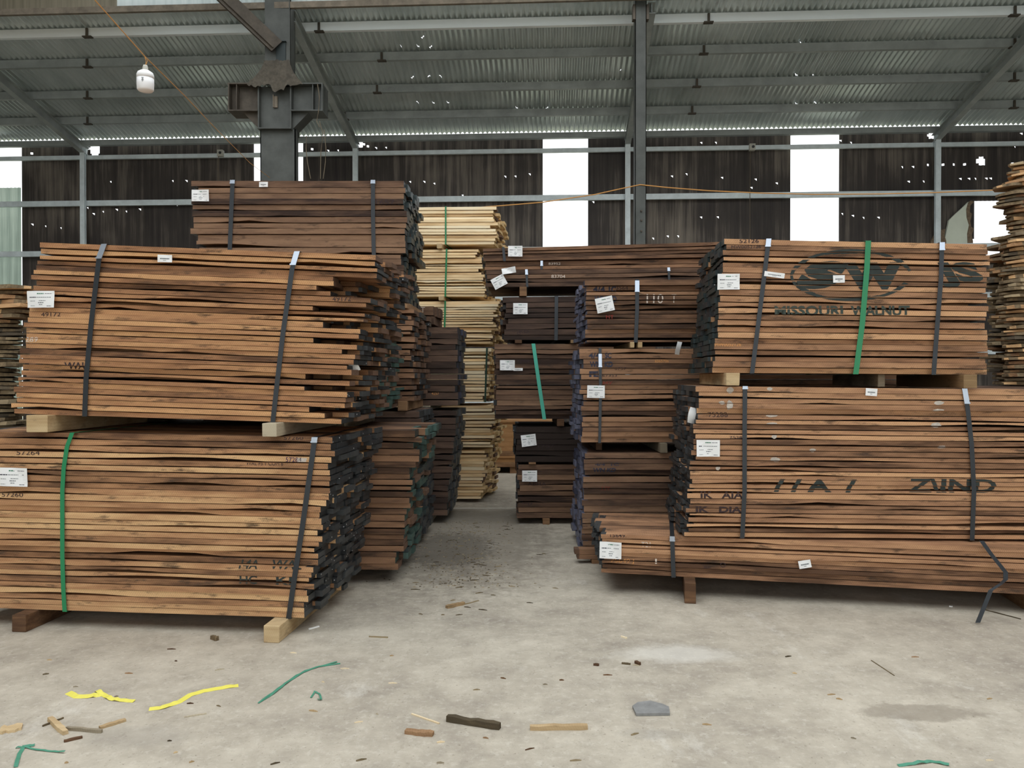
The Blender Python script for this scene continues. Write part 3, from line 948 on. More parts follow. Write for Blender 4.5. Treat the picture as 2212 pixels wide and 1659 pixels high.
def bundle(key, px, Z, D, layers, cols, woodm, ends, label, cat='lumber bundle', group=None, jit=0.012, endjit=0.03,
           rag_r=(0.0, 0.0), rag_l=(0.0, 0.0), fjit=0.016, lens=0.25, maxparts=90, seed=1, side=1, gap=0.003, tones=(0.2, 0.8),
           overr=None, name='lumber_bundle', wave=0.004, prof_r=None, skewy=0.0, zfix=None):
    """px = (TL, TR, BR, BL) picture corners of the front face, Z = (left, right) distances.
    side: +1 the right end is seen, -1 the left end is seen"""
    rnd = random.Random(seed * 131 + len(key))
    TL, TR, BR, BL = px
    a = P(BL[0], BL[1], Z[0]); b = P(BR[0], BR[1], Z[1])
    d = Vector((b.x - a.x, b.y - a.y, 0)); Lb = d.length; d.normalize()
    n = Vector((-d.y, d.x, 0))                     # into the scene
    yaw = math.atan2(d.y, d.x)
    B = Bundle()
    B.o, B.d, B.n, B.yaw, B.D = Vector((a.x, a.y, 0)), d, n, yaw, D
    tl = hit_plane(TL[0], TL[1], a, n); tr = hit_plane(TR[0], TR[1], a, n)
    xl0, xl1 = 0.0, (tl - a).dot(d)
    xr0, xr1 = Lb, (tr - a).dot(d)
    zb0, zbs = a.z, (b.z - a.z) / Lb
    zt_s = (tr.z - tl.z) / (xr1 - xl1)
    zt0 = tl.z - zt_s * xl1
    if zfix: zb0, zt0 = zfix[0], zfix[1]; zbs = zt_s = 0
    B.zb = lambda x: zb0 + zbs * x
    B.zt = lambda x: zt0 + zt_s * x
    B.len = Lb
    root = empty(name, (a.x, a.y, 0), yaw)
    tag(root, label, cat, group)
    B.root = root
    # layer boundaries
    ws = [rnd.uniform(0.86, 1.14) for _ in range(layers)]
    tot = sum(ws); acc = 0; bd = [0]
    for w in ws: acc += w / tot; bd.append(acc)
    mats = [woodm] + ends
    B.rows = []
    jobs = []
    cwidth = D / cols
    prevr = 0
    for k in range(layers):
        v0, v1 = bd[k], bd[k + 1]
        vm = (v0 + v1) / 2
        g = gap * rnd.uniform(0.3, 2.2) if rnd.random() > 0.08 else gap * 4
        fzb = (lambda v: (lambda x: B.zb(x) + (B.zt(x) - B.zb(x)) * v))(v0)
        fzt = (lambda v, g_: (lambda x: B.zb(x) + (B.zt(x) - B.zb(x)) * v - g_))(v1, 0.0 if k == layers - 1 else g)
        XL = xl0 + (xl1 - xl0) * vm; XR = xr0 + (xr1 - xr0) * vm
        if prof_r: XR += prof_r(vm)
        edges = [0.0]
        for c_ in range(1, cols): edges.append(D * c_ / cols + rnd.uniform(-0.25, 0.25) * cwidth)
        edges.append(D)
        for c_ in range(cols):
            fr_l = rnd.uniform(-endjit, endjit) + (rnd.uniform(0, rag_l[1]) if rnd.random() < rag_l[0] else 0)
            fr_r = rnd.uniform(-endjit, endjit) - (rnd.uniform(0, rag_r[1]) if rnd.random() < rag_r[0] else 0)
            if c_ == 0:
                fr_l *= 0.5; fr_r *= 0.6
                if overr and (layers - 1 - k) in overr: fr_r = overr[layers - 1 - k]
            if c_ in (1, 2) and overr and overr.get(layers - 1 - k, 0) < -0.1: fr_r = overr[layers - 1 - k] * (1.15 if c_ == 1 else 0.6)
            x0 = XL + fr_l + skewy * edges[c_]; x1 = XR + fr_r + skewy * edges[c_]
            y0 = edges[c_] + ((rnd.uniform(0, fjit) + (rnd.uniform(0.01, 0.035) if rnd.random() < 0.16 else 0)) if c_ == 0 else 0.001)
            y1 = edges[c_ + 1] - 0.001
            tone = rnd.uniform(*tones)
            ei = rnd.randrange(len(ends)) + 1
            segs = 14 if c_ == 0 else (6 if k in (0, layers - 1) else 2)
            front = c_ == 0
            vs_, fs, ms, smp = board(None, x0, x1, y0, y1, fzb, fzt, rnd, segs, wave if front else 0.0005, lens if (front and k > 0) else 0.0, tone, (ei, ei), front_clean=front)
            # priority: front column first, then the ends seen, nearer columns first; the top layer also
            pr = 0 if front else (1 if k == layers - 1 else 2 + c_ + (0 if abs(fr_r if side > 0 else fr_l) < 9 else 1) + rnd.random() * 0.5)
            jobs.append((pr, vs_, fs, ms, tone))
            if front:
                B.rows.append((fzb, fzt, smp, x0, x1))
    jobs.sort(key=lambda j: j[0])
    for j in jobs[:maxparts]:
        mb = MB(); mb.add(j[1], j[2], j[3], j[4])
        mb.build('board', mats, root)
    if len(jobs) > maxparts:
        mb = MB()
        for j in jobs[maxparts:]: mb.add(j[1], j[2], j[3], j[4])
        o = mb.build('inner_boards', mats, root)
        o['kind'] = 'stuff'
    BUNDLES[key] = B
    B.mats = mats
    return B


def local(B, px, py):
    p = hit_plane(px, py, B.o, B.n)
    return (p - B.o).dot(B.d), p.z


def strap(key, path, mat, w=0.03, glint_seal=None, back=True, steel_top=0.0):
    """path: picture points down the front face, from the top edge to the bottom edge"""
    B = BUNDLES[key]
    pts = [local(B, *p) for p in path]
    f = -0.005
    x0, x1 = pts[0][0], pts[-1][0]
    zt = B.zt(x0) + 0.003; zb = B.zb(x1) - 0.003
    ks = []
    loop = []
    # down the front
    loop.append((Vector((x0, f, zt)), Vector((0, -1, 1))))
    for (x, z) in pts[1:-1]: loop.append((Vector((x, f, z)), Vector((0, -1, 0))))
    loop.append((Vector((x1, f, zb)), Vector((0, -1, -1))))
    y2 = B.D + 0.005
    loop.append((Vector((x1, y2, zb)), Vector((0, 1, -1))))
    loop.append((Vector((x0, y2, zt)), Vector((0, 1, 1))))
    loop.append((Vector((x0, f, zt)), Vector((0, -1, 1))))
    mb = MB()
    ctr, acr, th = [], [], []
    for p, nn in loop:
        ctr.append(p); acr.append(Vector((w / 2, 0, 0))); th.append(nn.normalized() * 0.0015)
    mb.ribbon(ctr, acr, th)
    s = mb.build('strap', mat, B.root)
    if glint_seal is not None:
        # sleeve painting in the light reflected at the strap's top corner: seal = (start, end) fraction along the front
        a, b = glint_seal
        def at(t):
            q = Vector((x0 + (x1 - x0) * t, f - 0.003, zt + (zb - zt) * t))
            if len(pts) > 2:
                zz = zt + (zb - zt) * t
                for i in range(len(pts) - 1):
                    z_a = zt if i == 0 else pts[i][1]; z_b = zb if i == len(pts) - 2 else pts[i + 1][1]
                    if z_b <= zz <= z_a:
                        r = (z_a - zz) / max(1e-6, z_a - z_b)
                        q.x = pts[i][0] + (pts[i + 1][0] - pts[i][0]) * r
            return q
        mb = MB()
        p, q = at(a), at(b)
        mb.ribbon([p, q], [Vector((w / 2 + 0.002, 0, 0))] * 2, [Vector((0, -0.003, 0))] * 2)
        mb.ribbon([q + Vector((0, 0, 0.008)), q], [Vector((w / 2 + 0.004, 0, 0))] * 2, [Vector((0, -0.005, 0))] * 2)
        mb.build('glint_seal', S_STEEL, s)
    return s


def paper(key, cx, cy, w, h, rot=0.0, lines=True, curl=0.01, y=-0.008, small=False, side_d=None):
    """paper tag on the front face; w,h in picture px"""
    B = BUNDLES[key]
    x, z = local(B, cx, cy)
    x2, _ = local(B, cx + w / 2, cy); x1, _ = local(B, cx - w / 2, cy)
    _, z2 = local(B, cx, cy - h / 2); _, z1 = local(B, cx, cy + h / 2)
    W, H = x2 - x1, z2 - z1
    c, s = math.cos(math.radians(rot)), math.sin(math.radians(rot))
    rr = random.Random(int(cx * 7 + cy))
    ph = rr.random() * 6

    def pt(u, v, off=0.0):
        a, b = (u - 0.5) * W, (v - 0.5) * H
        yy = y - curl * (abs(math.sin(ph + u * 2.2 + v * 1.3))) * 0.8 - off
        return Vector((x + a * c - b * s, yy, z + a * s + b * c))
    N = 6
    vs_, fs = [], []
    for sgn in (0, 1):
        for j in range(N + 1):
            for i in range(N + 1):
                vs_.append(pt(i / N, j / N, 0.0005 * sgn))
    st = (N + 1) ** 2
    for sgn in (0, 1):
        for j in range(N):
            for i in range(N):
                q = sgn * st + j * (N + 1) + i
                fs.append((q, q + 1, q + N + 2, q + N + 1))
    mb = MB(); mb.add(vs_, fs)
    o = mb.build('paper_tag', PAPER, B.root)
    if lines:
        mb = MB()
        if small:
            rows = [(0.18, 0.82, 0.48, 0.16, 0), (0.4, 0.6, 0.25, 0.07, 0)]
        else:
            rows = [(0.38, 0.62, 0.84, 0.06, 2), (0.66, 0.9, 0.84, 0.03, 1), (0.1, 0.34, 0.62, 0.055, 1), (0.36, 0.88, 0.62, 0.035, 0), (0.12, 0.3, 0.40, 0.03, 0), (0.45, 0.7, 0.42, 0.035, 0),
                    (0.42, 0.62, 0.30, 0.05, 0), (0.12, 0.28, 0.12, 0.025, 0), (0.45, 0.58, 0.18, 0.04, 0), (0.74, 0.9, 0.10, 0.03, 1)]
        for (u0, u1, v, t, mi) in rows:
            # broken into short dashes, too fine to read
            u = u0
            while u < u1:
                l = rr.uniform(0.04, 0.09)
                e = min(u + l, u1)
                q = [pt(u, v - t / 2, 0.0012), pt(e, v - t / 2, 0.0012), pt(e, v + t / 2, 0.0012), pt(u, v + t / 2, 0.0012)]
                mb.add(q, [(0, 1, 2, 3)], mi)
                u = e + 0.012
        mb.build('print', [INK, INKD, INKG], o)
    return o


def text_mesh(s, bold=0.0, shear=0.0, spacing=1.0):
    cu = bpy.data.curves.new('writing_outline', 'FONT')
    cu.body = s
    cu.align_x = 'CENTER'; cu.align_y = 'CENTER'
    cu.size = 1.0
    cu.offset = bold
    cu.shear = shear
    cu.space_character = spacing
    cu.resolution_u = 3
    ob = bpy.data.objects.new('writing_outline', cu)
    COL.objects.link(ob)
    bpy.context.view_layer.update()
    dg = bpy.context.evaluated_depsgraph_get()
    me = bpy.data.meshes.new_from_object(ob.evaluated_get(dg))
    bpy.data.objects.remove(ob)
    bpy.data.curves.remove(cu)
    return me


def stencil(key, me, cx, cy, w, h, mat, rot=0.0, name='painted_lettering', wear=0.0):
    """lay a flat outline (mesh in xy) on the board fronts: cut it board by board"""
    B = BUNDLES[key]
    x, z = local(B, cx, cy)
    x2, _ = local(B, cx + w / 2, cy); x1, _ = local(B, cx - w / 2, cy)
    _, z2 = local(B, cx, cy - h / 2); _, z1 = local(B, cx, cy + h / 2)
    vx = [v.co.x for v in me.vertices]; vy = [v.co.y for v in me.vertices]
    if not vx: return
    mx, my = (min(vx) + max(vx)) / 2, (min(vy) + max(vy)) / 2
    sx = (x2 - x1) / max(1e-6, max(vx) - min(vx)); sy = (z2 - z1) / max(1e-6, max(vy) - min(vy))
    c, s = math.cos(math.radians(rot)), math.sin(math.radians(rot))
    base = bmesh.new(); base.from_mesh(me)
    for v in base.verts:
        a, b = (v.co.x - mx) * sx, (v.co.y - my) * sy
        v.co = Vector((x + a * c - b * s, 0, z + a * s + b * c))
    lo = min(v.co.z for v in base.verts); hi = max(v.co.z for v in base.verts)
    out = MB()
    for (fzb, fzt, (xs, ys), bx0, bx1) in B.rows:
        zb, zt = fzb(x) + 0.001, fzt(x) - 0.001
        if zt < lo or zb > hi: continue
        bm = base.copy()
        geom = bm.verts[:] + bm.edges[:] + bm.faces[:]
        bmesh.ops.bisect_plane(bm, geom=geom, plane_co=(0, 0, zb), plane_no=(0, 0, -1), clear_outer=True)
        geom = bm.verts[:] + bm.edges[:] + bm.faces[:]
        bmesh.ops.bisect_plane(bm, geom=geom, plane_co=(0, 0, zt), plane_no=(0, 0, 1), clear_outer=True)
        geom = bm.verts[:] + bm.edges[:] + bm.faces[:]
        bmesh.ops.bisect_plane(bm, geom=geom, plane_co=(bx0 + .002, 0, 0), plane_no=(-1, 0, 0), clear_outer=True)
        geom = bm.verts[:] + bm.edges[:] + bm.faces[:]
        bmesh.ops.bisect_plane(bm, geom=geom, plane_co=(bx1 - .002, 0, 0), plane_no=(1, 0, 0), clear_outer=True)
        if bm.faces:
            bm.verts.index_update()
            vs_ = []
            for v in bm.verts:
                xx = v.co.x
                i = 0
                while i < len(xs) - 2 and xs[i + 1] < xx: i += 1
                r = (xx - xs[i]) / (xs[i + 1] - xs[i])
                vs_.append((xx, ys[i] + (ys[i + 1] - ys[i]) * r - 0.0015, v.co.z))
            out.add(vs_, [tuple(v.index for v in f.verts) for f in bm.faces])
        bm.free()
    base.free()
    bpy.data.meshes.remove(me)
    if out.f: return out.build(name, mat, B.root)


def write(key, s, cx, cy, w, h, mat, rot=0.0, bold=0.0, shear=0.0, spacing=1.0):
    return stencil(key, text_mesh(s, bold, shear, spacing), cx, cy, w, h, mat, rot)


def outline_mesh(polys):
    bm = bmesh.new()
    for pl in polys:
        bm.faces.new([bm.verts.new((a, b, 0)) for a, b in pl])
    bmesh.ops.triangulate(bm, faces=bm.faces[:])
    me = bpy.data.meshes.new('outline'); bm.to_mesh(me); bm.free()
    return me


def arc_ring(rx, ry, t, a0, a1, n=40):
    polys = []
    for i in range(n):
        p, q = a0 + (a1 - a0) * i / n, a0 + (a1 - a0) * (i + 1) / n
        tt = t * (0.75 + 0.5 * math.sin(p * 3) ** 2)
        polys.append([(rx * math.cos(p), ry * math.sin(p)), (rx * math.cos(q), ry * math.sin(q)),
                      ((rx - tt) * math.cos(q), (ry - tt) * math.sin(q)), ((rx - tt) * math.cos(p), (ry - tt) * math.sin(p))])
    return polys


def blotch(seed, n=18):
    r = random.Random(seed)
    pl = []
    for i in range(n):
        a = 2 * math.pi * i / n
        q = 1 + 0.3 * noise.noise(Vector((math.cos(a) * 2 + seed, math.sin(a) * 2, 0)))
        pl.append((math.cos(a) * q, math.sin(a) * q))
    return outline_mesh([pl])


BK = [E_BLACK, E_BLACK, E_BLACK2]
GN = [E_GREEN, E_GREEN, E_GREEN2, E_BROWN]
GK = [E_GREEN2, E_GREEN2, E_BLACK]
BU = [E_BLUE, E_BLUE, E_BLUE2]
PL = [E_PALE, E_PALE, E_BROWN]

# ---- the left hand stacks
bundle('L1', ((-70, 932), (722, 946), (660, 1336), (-90, 1312)), (4.66, 4.46), 1.0, 30, 7, M_WAL1, BK,
       'golden brown walnut bundle on the floor with one green and one black strap', endjit=0.04, maxparts=100, seed=3, side=1, lens=0.6, tones=(0.2, 0.9))
bundle('L2', ((84, 523), (812, 551), (735, 916), (24, 893)), (4.64, 4.47), 1.0, 32, 7, M_WAL2, [E_BLACK, E_BLACK2, E_BROWN],
       'red-brown walnut bundle with ragged short boards on top of the golden green-strapped bundle', rag_r=(0.42, 0.26), endjit=0.03, maxparts=100, seed=5, side=1, lens=0.35, tones=(0.25, 0.85),
       overr={0: 0.0, 1: 0.0, 2: 0.02, 3: 0.02, 4: -0.22, 5: -0.21, 6: -0.3, 7: -0.22, 8: 0.02, 9: 0.0, 10: -0.3, 11: 0.0, 12: 0.0, 13: -0.22, 14: 0.0, 15: 0.0, 16: -0.26, 17: 0.0, 18: -0.08, 19: 0.0, 20: 0.0, 21: -0.03, 22: 0.0, 23: -0.27, 24: 0.0, 25: -0.25, 26: 0.0, 27: 0.0, 28: 0.0, 29: -0.2, 30: -0.1, 31: 0.0})
bundle('L3', ((60, 922), (905, 930), (856, 1232), (50, 1226)), (5.62, 5.56), 1.0, 23, 6, M_WAL3, GN,
       'brown bundle with green painted ends low behind the green-strapped bundle', endjit=0.055, maxparts=90, seed=7, side=1, tones=(0.1, 0.7),
       prof_r=lambda v: 0.0)
bundle('L4', ((60, 700), (812, 690), (815, 890), (60, 888)), (5.66, 5.6), 1.0, 18, 6, M_WAL3, [E_GREEN, E_GREEN, E_BROWN],
       'bundle with bright green painted ends behind the ragged red-brown bundle', endjit=0.035, maxparts=80, seed=9, side=1)
bundle('B', ((412, 390), (873, 390), (884, 652), (418, 652)), (6.78, 6.74), 0.98, 20, 7, M_WAL5, GK,
       'dark walnut bundle at the very top, its ends painted green-black, below the steel column', endjit=0.03, maxparts=100, seed=11, side=1, tones=(0.15, 0.85), rag_l=(0.25, 0.12), prof_r=lambda v: -0.05 if v < 0.4 else 0)
bundle('C', ((440, 668), (892, 668), (890, 866), (440, 866)), (6.78, 6.74), 0.98, 16, 6, M_WAL3, [E_BLACK, E_BROWN],
       'red-brown bundle directly under the tall dark green-ended bundle', endjit=0.04, maxparts=70, seed=13, side=1, gap=0.008, tones=(0.2, 0.7))
bundle('E', ((440, 886), (905, 886), (905, 1180), (440, 1180)), (6.78, 6.74), 0.98, 20, 5, M_WAL4, BK,
       'dark bundle on the floor mostly hidden behind the low green-ended bundle', endjit=0.03, maxparts=50, seed=15, side=1, zfix=(0.08, 1.16))
bundle('D3', ((760, 887), (985, 887), (966, 1114), (750, 1114)), (7.9, 7.86), 0.85, 17, 6, M_WAL4, BK,
       'dark black-ended bundle on the floor beside the aisle, before the pale stack', endjit=0.03, maxparts=70, seed=17, side=1, tones=(0.2, 0.8), gap=0.004)
bundle('D2', ((760, 708), (986, 706), (986, 876), (760, 876)), (7.9, 7.86), 0.85, 13, 6, M_WAL4, [E_BLUE2, E_BLUE2, E_BLACK],
       'dark bundle with navy blue ends standing on the black-ended bundle beside the aisle', endjit=0.03, maxparts=60, seed=19, side=1)
bundle('D1', ((760, 664), (938, 661), (940, 700), (760, 702)), (7.9, 7.86), 0.6, 2, 4, M_WAL5, [E_BROWN],
       'small stack of thick brown planks topping the navy-ended bundle, chalked with a T', endjit=0.03, maxparts=40, seed=21, side=1)
# pale stack
Yd = [('Y6', 1050, 1042, 974, 1078, 15, 'pale maple pack on the floor, lowest of the pale stack'),
      ('Y5', 1066, 1062, 876, 966, 14, 'pale maple pack second from the floor in the pale stack'),
      ('Y4', 1056, 1048, 752, 868, 17, 'pale maple pack third from the floor, dark green strap round its end'),
      ('Y3', 1074, 1062, 650, 742, 16, 'pale maple pack third from the top, level with the thick plank stack'),
      ('Y2', 1040, 1050, 538, 640, 17, 'pale maple pack second from the top with a thin green strap'),
      ('Y1', 1068, 1072, 446, 527, 12, 'pale maple pack topmost of the pale stack, its ends stepped')]
for i, (k, xt, xb, yt, yb, n, lab) in enumerate(Yd):
    bundle(k, ((800, yt + (2 if i else 0)), (xt, yt), (xb, yb), (800, yb)), (9.36, 9.18), 1.0, n, 6, M_MAPLE, PL, lab, endjit=0.05, maxparts=75, seed=40 + i, side=1,
           gap=0.004, fjit=0.02, rag_r=(0.2, 0.1), tones=(0.25, 0.85), lens=0.2)

# ---- the right hand stacks
bundle('R1', ((1297, 1154), (2310, 1187), (2310, 1290), (1302, 1238)), (5.32, 4.80), 0.85, 9, 7, M_WAL6, BK,
       'long low walnut bundle on the floor with a large paper tag and a grey strap', endjit=0.02, maxparts=70, seed=23, side=-1, skewy=-0.17, lens=0.5, tones=(0.15, 0.6), rag_l=(0.2, 0.05))
bundle('R2', ((1508, 834), (2330, 843), (2330, 1168), (1482, 1160)), (5.14, 4.98), 1.0, 30, 7, M_WAL6, BK,
       'large walnut bundle with two dark straps lying across the long low bundle', endjit=0.03, maxparts=100, seed=25, side=-1, lens=0.5, rag_l=(0.25, 0.05), tones=(0.15, 0.85))
bundle('R3', ((1568, 515), (2136, 527), (2134, 809), (1541, 805)), (5.14, 5.02), 1.0, 23, 7, M_WAL6, GK,
       'walnut bundle stencilled MISSOURI WALNUT with two dark straps and one green strap', endjit=0.022, maxparts=100, seed=27, side=-1, tones=(0.25, 0.8), rag_r=(0.1, 0.05))
bundle('G3', ((1264, 979), (1960, 979), (1960, 1190), (1256, 1190)), (6.3, 6.3), 1.0, 17, 6, M_WAL5, BU,
       'brown bundle on the floor with blue-grey ends, lowest of the blue-marked stack', endjit=0.025, maxparts=60, seed=29, side=-1)
bundle('G2', ((1256, 753), (1960, 753), (1960, 955), (1256, 956)), (6.3, 6.3), 1.0, 18, 6, M_WAL3, BU,
       'brown bundle with blue-grey ends and one steel strap, middle of the blue-marked stack', endjit=0.035, maxparts=70, seed=31, side=-1)
bundle('G1', ((1266, 605), (1960, 601), (1960, 737), (1266, 739)), (6.3, 6.3), 1.0, 13, 6, M_WAL3, BU,
       'brown bundle chalked 110 T, topmost of the blue-marked stack', endjit=0.025, maxparts=60, seed=33, side=-1, gap=0.005)
bundle('H5', ((1120, 1004), (1420, 1004), (1420, 1119), (1120, 1119)), (7.85, 7.85), 0.95, 10, 5, M_WAL5, [E_BLACK, E_BROWN],
       'dark brown bundle on the floor at the far aisle with one paper tag', endjit=0.03, maxparts=50, seed=35, side=-1)
bundle('H4', ((1114, 922), (1420, 922), (1420, 998), (1114, 998)), (7.85, 7.85), 0.95, 6, 5, M_WAL4, [E_BLACK],
       'blackish bundle of thick planks under the teal-strapped bundle', endjit=0.03, maxparts=40, seed=37, side=-1, tones=(-0.2, 0.2))
bundle('H3', ((1069, 743), (1420, 743), (1420, 905), (1072, 905)), (7.85, 7.85), 0.95, 15, 6, M_WAL5, [E_BLACK, E_BROWN],
       'dark brown bundle with a slanting teal strap', endjit=0.03, maxparts=60, seed=39, side=-1, tones=(0.1, 0.7))
bundle('H2', ((1092, 642), (1420, 636), (1420, 734), (1092, 734)), (7.85, 7.85), 0.95, 8, 5, M_WAL4, [E_BLACK, E_BROWN],
       'very dark bundle with a paper tag on top of the teal-strapped bundle', endjit=0.06, maxparts=45, seed=41, side=-1, tones=(0.1, 0.7))
bundle('H1c', ((1050, 584), (1640, 576), (1640, 614), (1050, 620)), (7.85, 7.85), 0.95, 4, 5, M_WAL5, [E_BLACK],
       'long brown bundle chalked 83704, lowest of the three long top bundles', endjit=0.03, maxparts=30, seed=43, side=-1)
bundle('H1b', ((1050, 566), (1640, 557), (1640, 575), (1050, 583)), (7.88, 7.88), 0.9, 2, 5, M_WAL3, [E_BLACK],
       'thin long brown bundle, middle of the three long top bundles', endjit=0.03, maxparts=20, seed=45, side=-1)
bundle('H1a', ((1043, 536), (1640, 519), (1640, 553), (1043, 564)), (7.85, 7.85), 0.95, 4, 5, M_WAL3, [E_BLACK],
       'long red-brown bundle topmost below the bright wall opening', endjit=0.02, maxparts=30, seed=47, side=-1)
bundle('R4', ((1985, 850), (2420, 850), (2420, 1140), (1985, 1140)), (6.3, 6.3), 1.0, 12, 3, M_WAL4, BK,
       'dark bundle hidden behind the large two-strapped bundle, under the ragged tan boards', maxparts=36, seed=49, side=-1, zfix=(0.08, 1.375))

# ------------------------------------------------------------------ straps
strap('L1', [(157, 935), (146, 965), (139, 1010), (136, 1060), (136, 1130), (136, 1200), (138, 1270), (141, 1325)], S_GREEN, 0.026)
strap('L1', [(681, 945), (672, 1010), (655, 1130), (638, 1240), (624, 1330)], S_BLACK, 0.03, (0.0, 0.03))
strap('L2', [(227, 528), (215, 560), (198, 700), (187, 820), (184, 900)], S_BLACK, 0.03, (0.0, 0.085))
strap('L2', [(643, 540), (632, 580), (612, 720), (598, 840), (590, 912)], S_BLACK, 0.028, (0.0, 0.08))
strap('B', [(503, 390), (500, 460), (496, 560), (494, 650)], S_BLACK, 0.036, (0.0, 0.03))
strap('B', [(806, 390), (806, 470), (808, 560), (810, 652)], S_BLACK, 0.034, (0.0, 0.03))
strap('R1', [(1452, 1157), (1453, 1190), (1455, 1246)], S_BLACK, 0.028, (0.0, 0.12))
strap('R2', [(1609, 835), (1608, 920), (1608, 1060), (1603, 1160)], S_BLACK, 0.028, (0.0, 0.02))
strap('R2', [(2082, 840), (2089, 880), (2098, 960), (2103, 1060), (2099, 1165)], S_BLACK, 0.028, (0.0, 0.1))
strap('R3', [(1660, 515), (1655, 560), (1640, 680), (1624, 806)], S_BLACK, 0.028, (0.0, 0.06))
strap('R3', [(1875, 518), (1872, 580), (1862, 700), (1848, 807)], S_GREEN, 0.034)
strap('R3', [(2034, 520), (2032, 600), (2024, 700), (2016, 808)], S_BLACK, 0.028, (0.0, 0.06))
strap('G1', [(1376, 604), (1376, 670), (1373, 738)], S_BLACK, 0.03, (0.02, 0.2))
strap('G2', [(1296, 753), (1297, 850), (1295, 955)], S_BLACK, 0.022, (0.06, 0.2))
strap('H3', [(1152, 742), (1163, 820), (1176, 905)], S_TEAL, 0.036)
strap('H2', [(1202, 640), (1201, 734)], S_BLACK, 0.034)
strap('H1a', [(1087, 535), (1090, 564)], S_BLACK, 0.026)
strap('H1c', [(1137, 582), (1139, 619)], S_BLACK, 0.022, (0.0, 0.3))
strap('H1c', [(1444, 579), (1446, 617)], S_BLACK, 0.022, (0.0, 0.2))
strap('H1b', [(1170, 565), (1170, 582)], S_BLACK, 0.02, (0.0, 0.6))
strap('Y1', [(963, 446), (963, 527)], S_GREEN, 0.018)
strap('Y2', [(965, 538), (962, 640)], S_GREEN, 0.018)
strap('Y3', [(962, 650), (960, 742)], S_GREEN, 0.018)
strap('Y4', [(1052, 752), (1048, 868)], flat('deep_green_strap', lin(24, 62, 44), 0.5), 0.02)

# ------------------------------------------------------------------ paper tags
for a in (('L1', 30, 1030, 64, 40, -1), ('L2', 91, 647, 58, 36, 0), ('B', 434, 423, 37, 25, 0), ('R3', 1573, 609, 48, 34, 0), ('R2', 1529, 968, 50, 36, 0),
          ('R1', 1319, 1188, 47, 36, -1), ('G1', 1306, 658, 38, 32, 12), ('G2', 1287, 846, 38, 27, -1), ('H1a', 1113, 543, 31, 23, 0), ('H2', 1124, 667, 31, 24, 0),
          ('H3', 1096, 789, 32, 22, 0), ('H4', 1142, 951, 32, 25, 7), ('H5', 1144, 1028, 32, 24, 0), ('H1c', 1078, 609, 30, 24, 28)):
    paper(*a)
paper('H1c', 1099, 585, 30, 13, 10, lines=False, curl=0.02, y=-0.012)
for a in (('L2', 358, 559, 31, 16, -2), ('B', 570, 399, 19, 11, 0), ('R3', 1811, 603, 25, 16, 0), ('R3', 1672, 594, 44, 11, -8), ('R2', 1881, 847, 25, 16, -4), ('R1', 1738, 1218, 27, 17, 12), ('H3', 1119, 798, 20, 6, 0)):
    paper(*a, small=True, curl=0.004)
# curled tags on board ends
def end_tag(key, cx, cy, w, h, Y, rot, seed):
    B = BUNDLES[key]
    q = P(cx, cy, Y) - B.o
    M = Matrix.Rotation(-B.yaw, 3, 'Z')
    q = M @ q
    s = Y / F_PX
    rr = random.Random(seed)
    vs_, fs = [], []
    N = 6
    for j in range(N + 1):
        for i in range(3):
            v = j / N - 0.5; u = i / 2 - 0.5
            bend = 0.35 * math.sin(v * 3.0 + seed)
            a = u * w * s + bend * w * s * 0.6; b = -v * h * s
            cr, sr = math.cos(math.radians(rot)), math.sin(math.radians(rot))
            vs_.append(Vector((q.x + a * cr - b * sr, q.y - 0.02 * math.cos(v * 4) + u * 0.03, q.z + a * sr + b * cr)))
    for j in range(N):
        for i in range(2):
            k = j * 3 + i
            fs.append((k, k + 1, k + 4, k + 3))
    mb = MB(); mb.add(vs_, fs)
    o = mb.build('paper_tag', PAPER, B.root, smooth=True)
    o['label'] = 'curled white paper tag'


end_tag('L2', 763, 790, 16, 26, 4.6, 20, 1)
end_tag('L4', 827, 648, 9, 28, 5.75, -8, 2)
end_tag('C', 892, 767, 5, 26, 7.0, 0, 3)
end_tag('R3', 1466, 752, 11, 28, 5.9, -6, 4)
end_tag('R2', 1497, 898, 18, 34, 5.2, -15, 5)

# ------------------------------------------------------------------ writing
W = write
W('L1', '57284', 634, 993, 34, 10, P_MARKP)
stencil('L1', outline_mesh([[(-1, -1), (1, -1), (1.25, 1), (-1.1, 1)]]), 652, 994, 22, 9, P_WHITE)
W('L1', 'WAL FS 1 COM 6', 571, 1001, 80, 9, P_MARK)
W('L1', '57260', 630, 947, 42, 8, P_MARK)
W('L1', '57264', 60, 978, 50, 10, P_MARK)
W('L1', '57260', 26, 1069, 46, 9, P_MARK)
W('L1', '14A', 535, 1220, 40, 18, P_LOGO, bold=0.02, shear=0.2)
W('L1', 'WAL', 618, 1221, 66, 18, P_LOGO, bold=0.02, shear=0.2)
W('L1', 'HC', 535, 1253, 38, 18, P_LOGO, bold=0.02)
W('L1', 'KI', 612, 1255, 34, 18, P_LOGO, bold=0.02)
W('L2', '49172', 737, 645, 40, 11, P_MARK)
W('L2', '49172', 108, 679, 42, 9, P_MARK)
W('L2', '289', 67, 733, 27, 10, P_CHALK)
W('L2', 'WAL', 162, 790, 48, 15, P_MARK, bold=0.02)
W('B', '1657', 832, 437, 40, 12, P_MARK)
W('C', '41684', 861, 770, 28, 6, P_MARK)
W('D1', 'T', 913, 669, 9, 12, P_CHALK)
W('D2', '4257', 940, 850, 16, 6, P_ORANGE)
W('D3', '34585', 940, 911, 20, 5, P_MARK)
W('R3', '52126', 1619, 520, 42, 9, P_MARK, bold=0.01)
W('R3', 'MW0052126', 1612, 533, 64, 7, P_MARK)
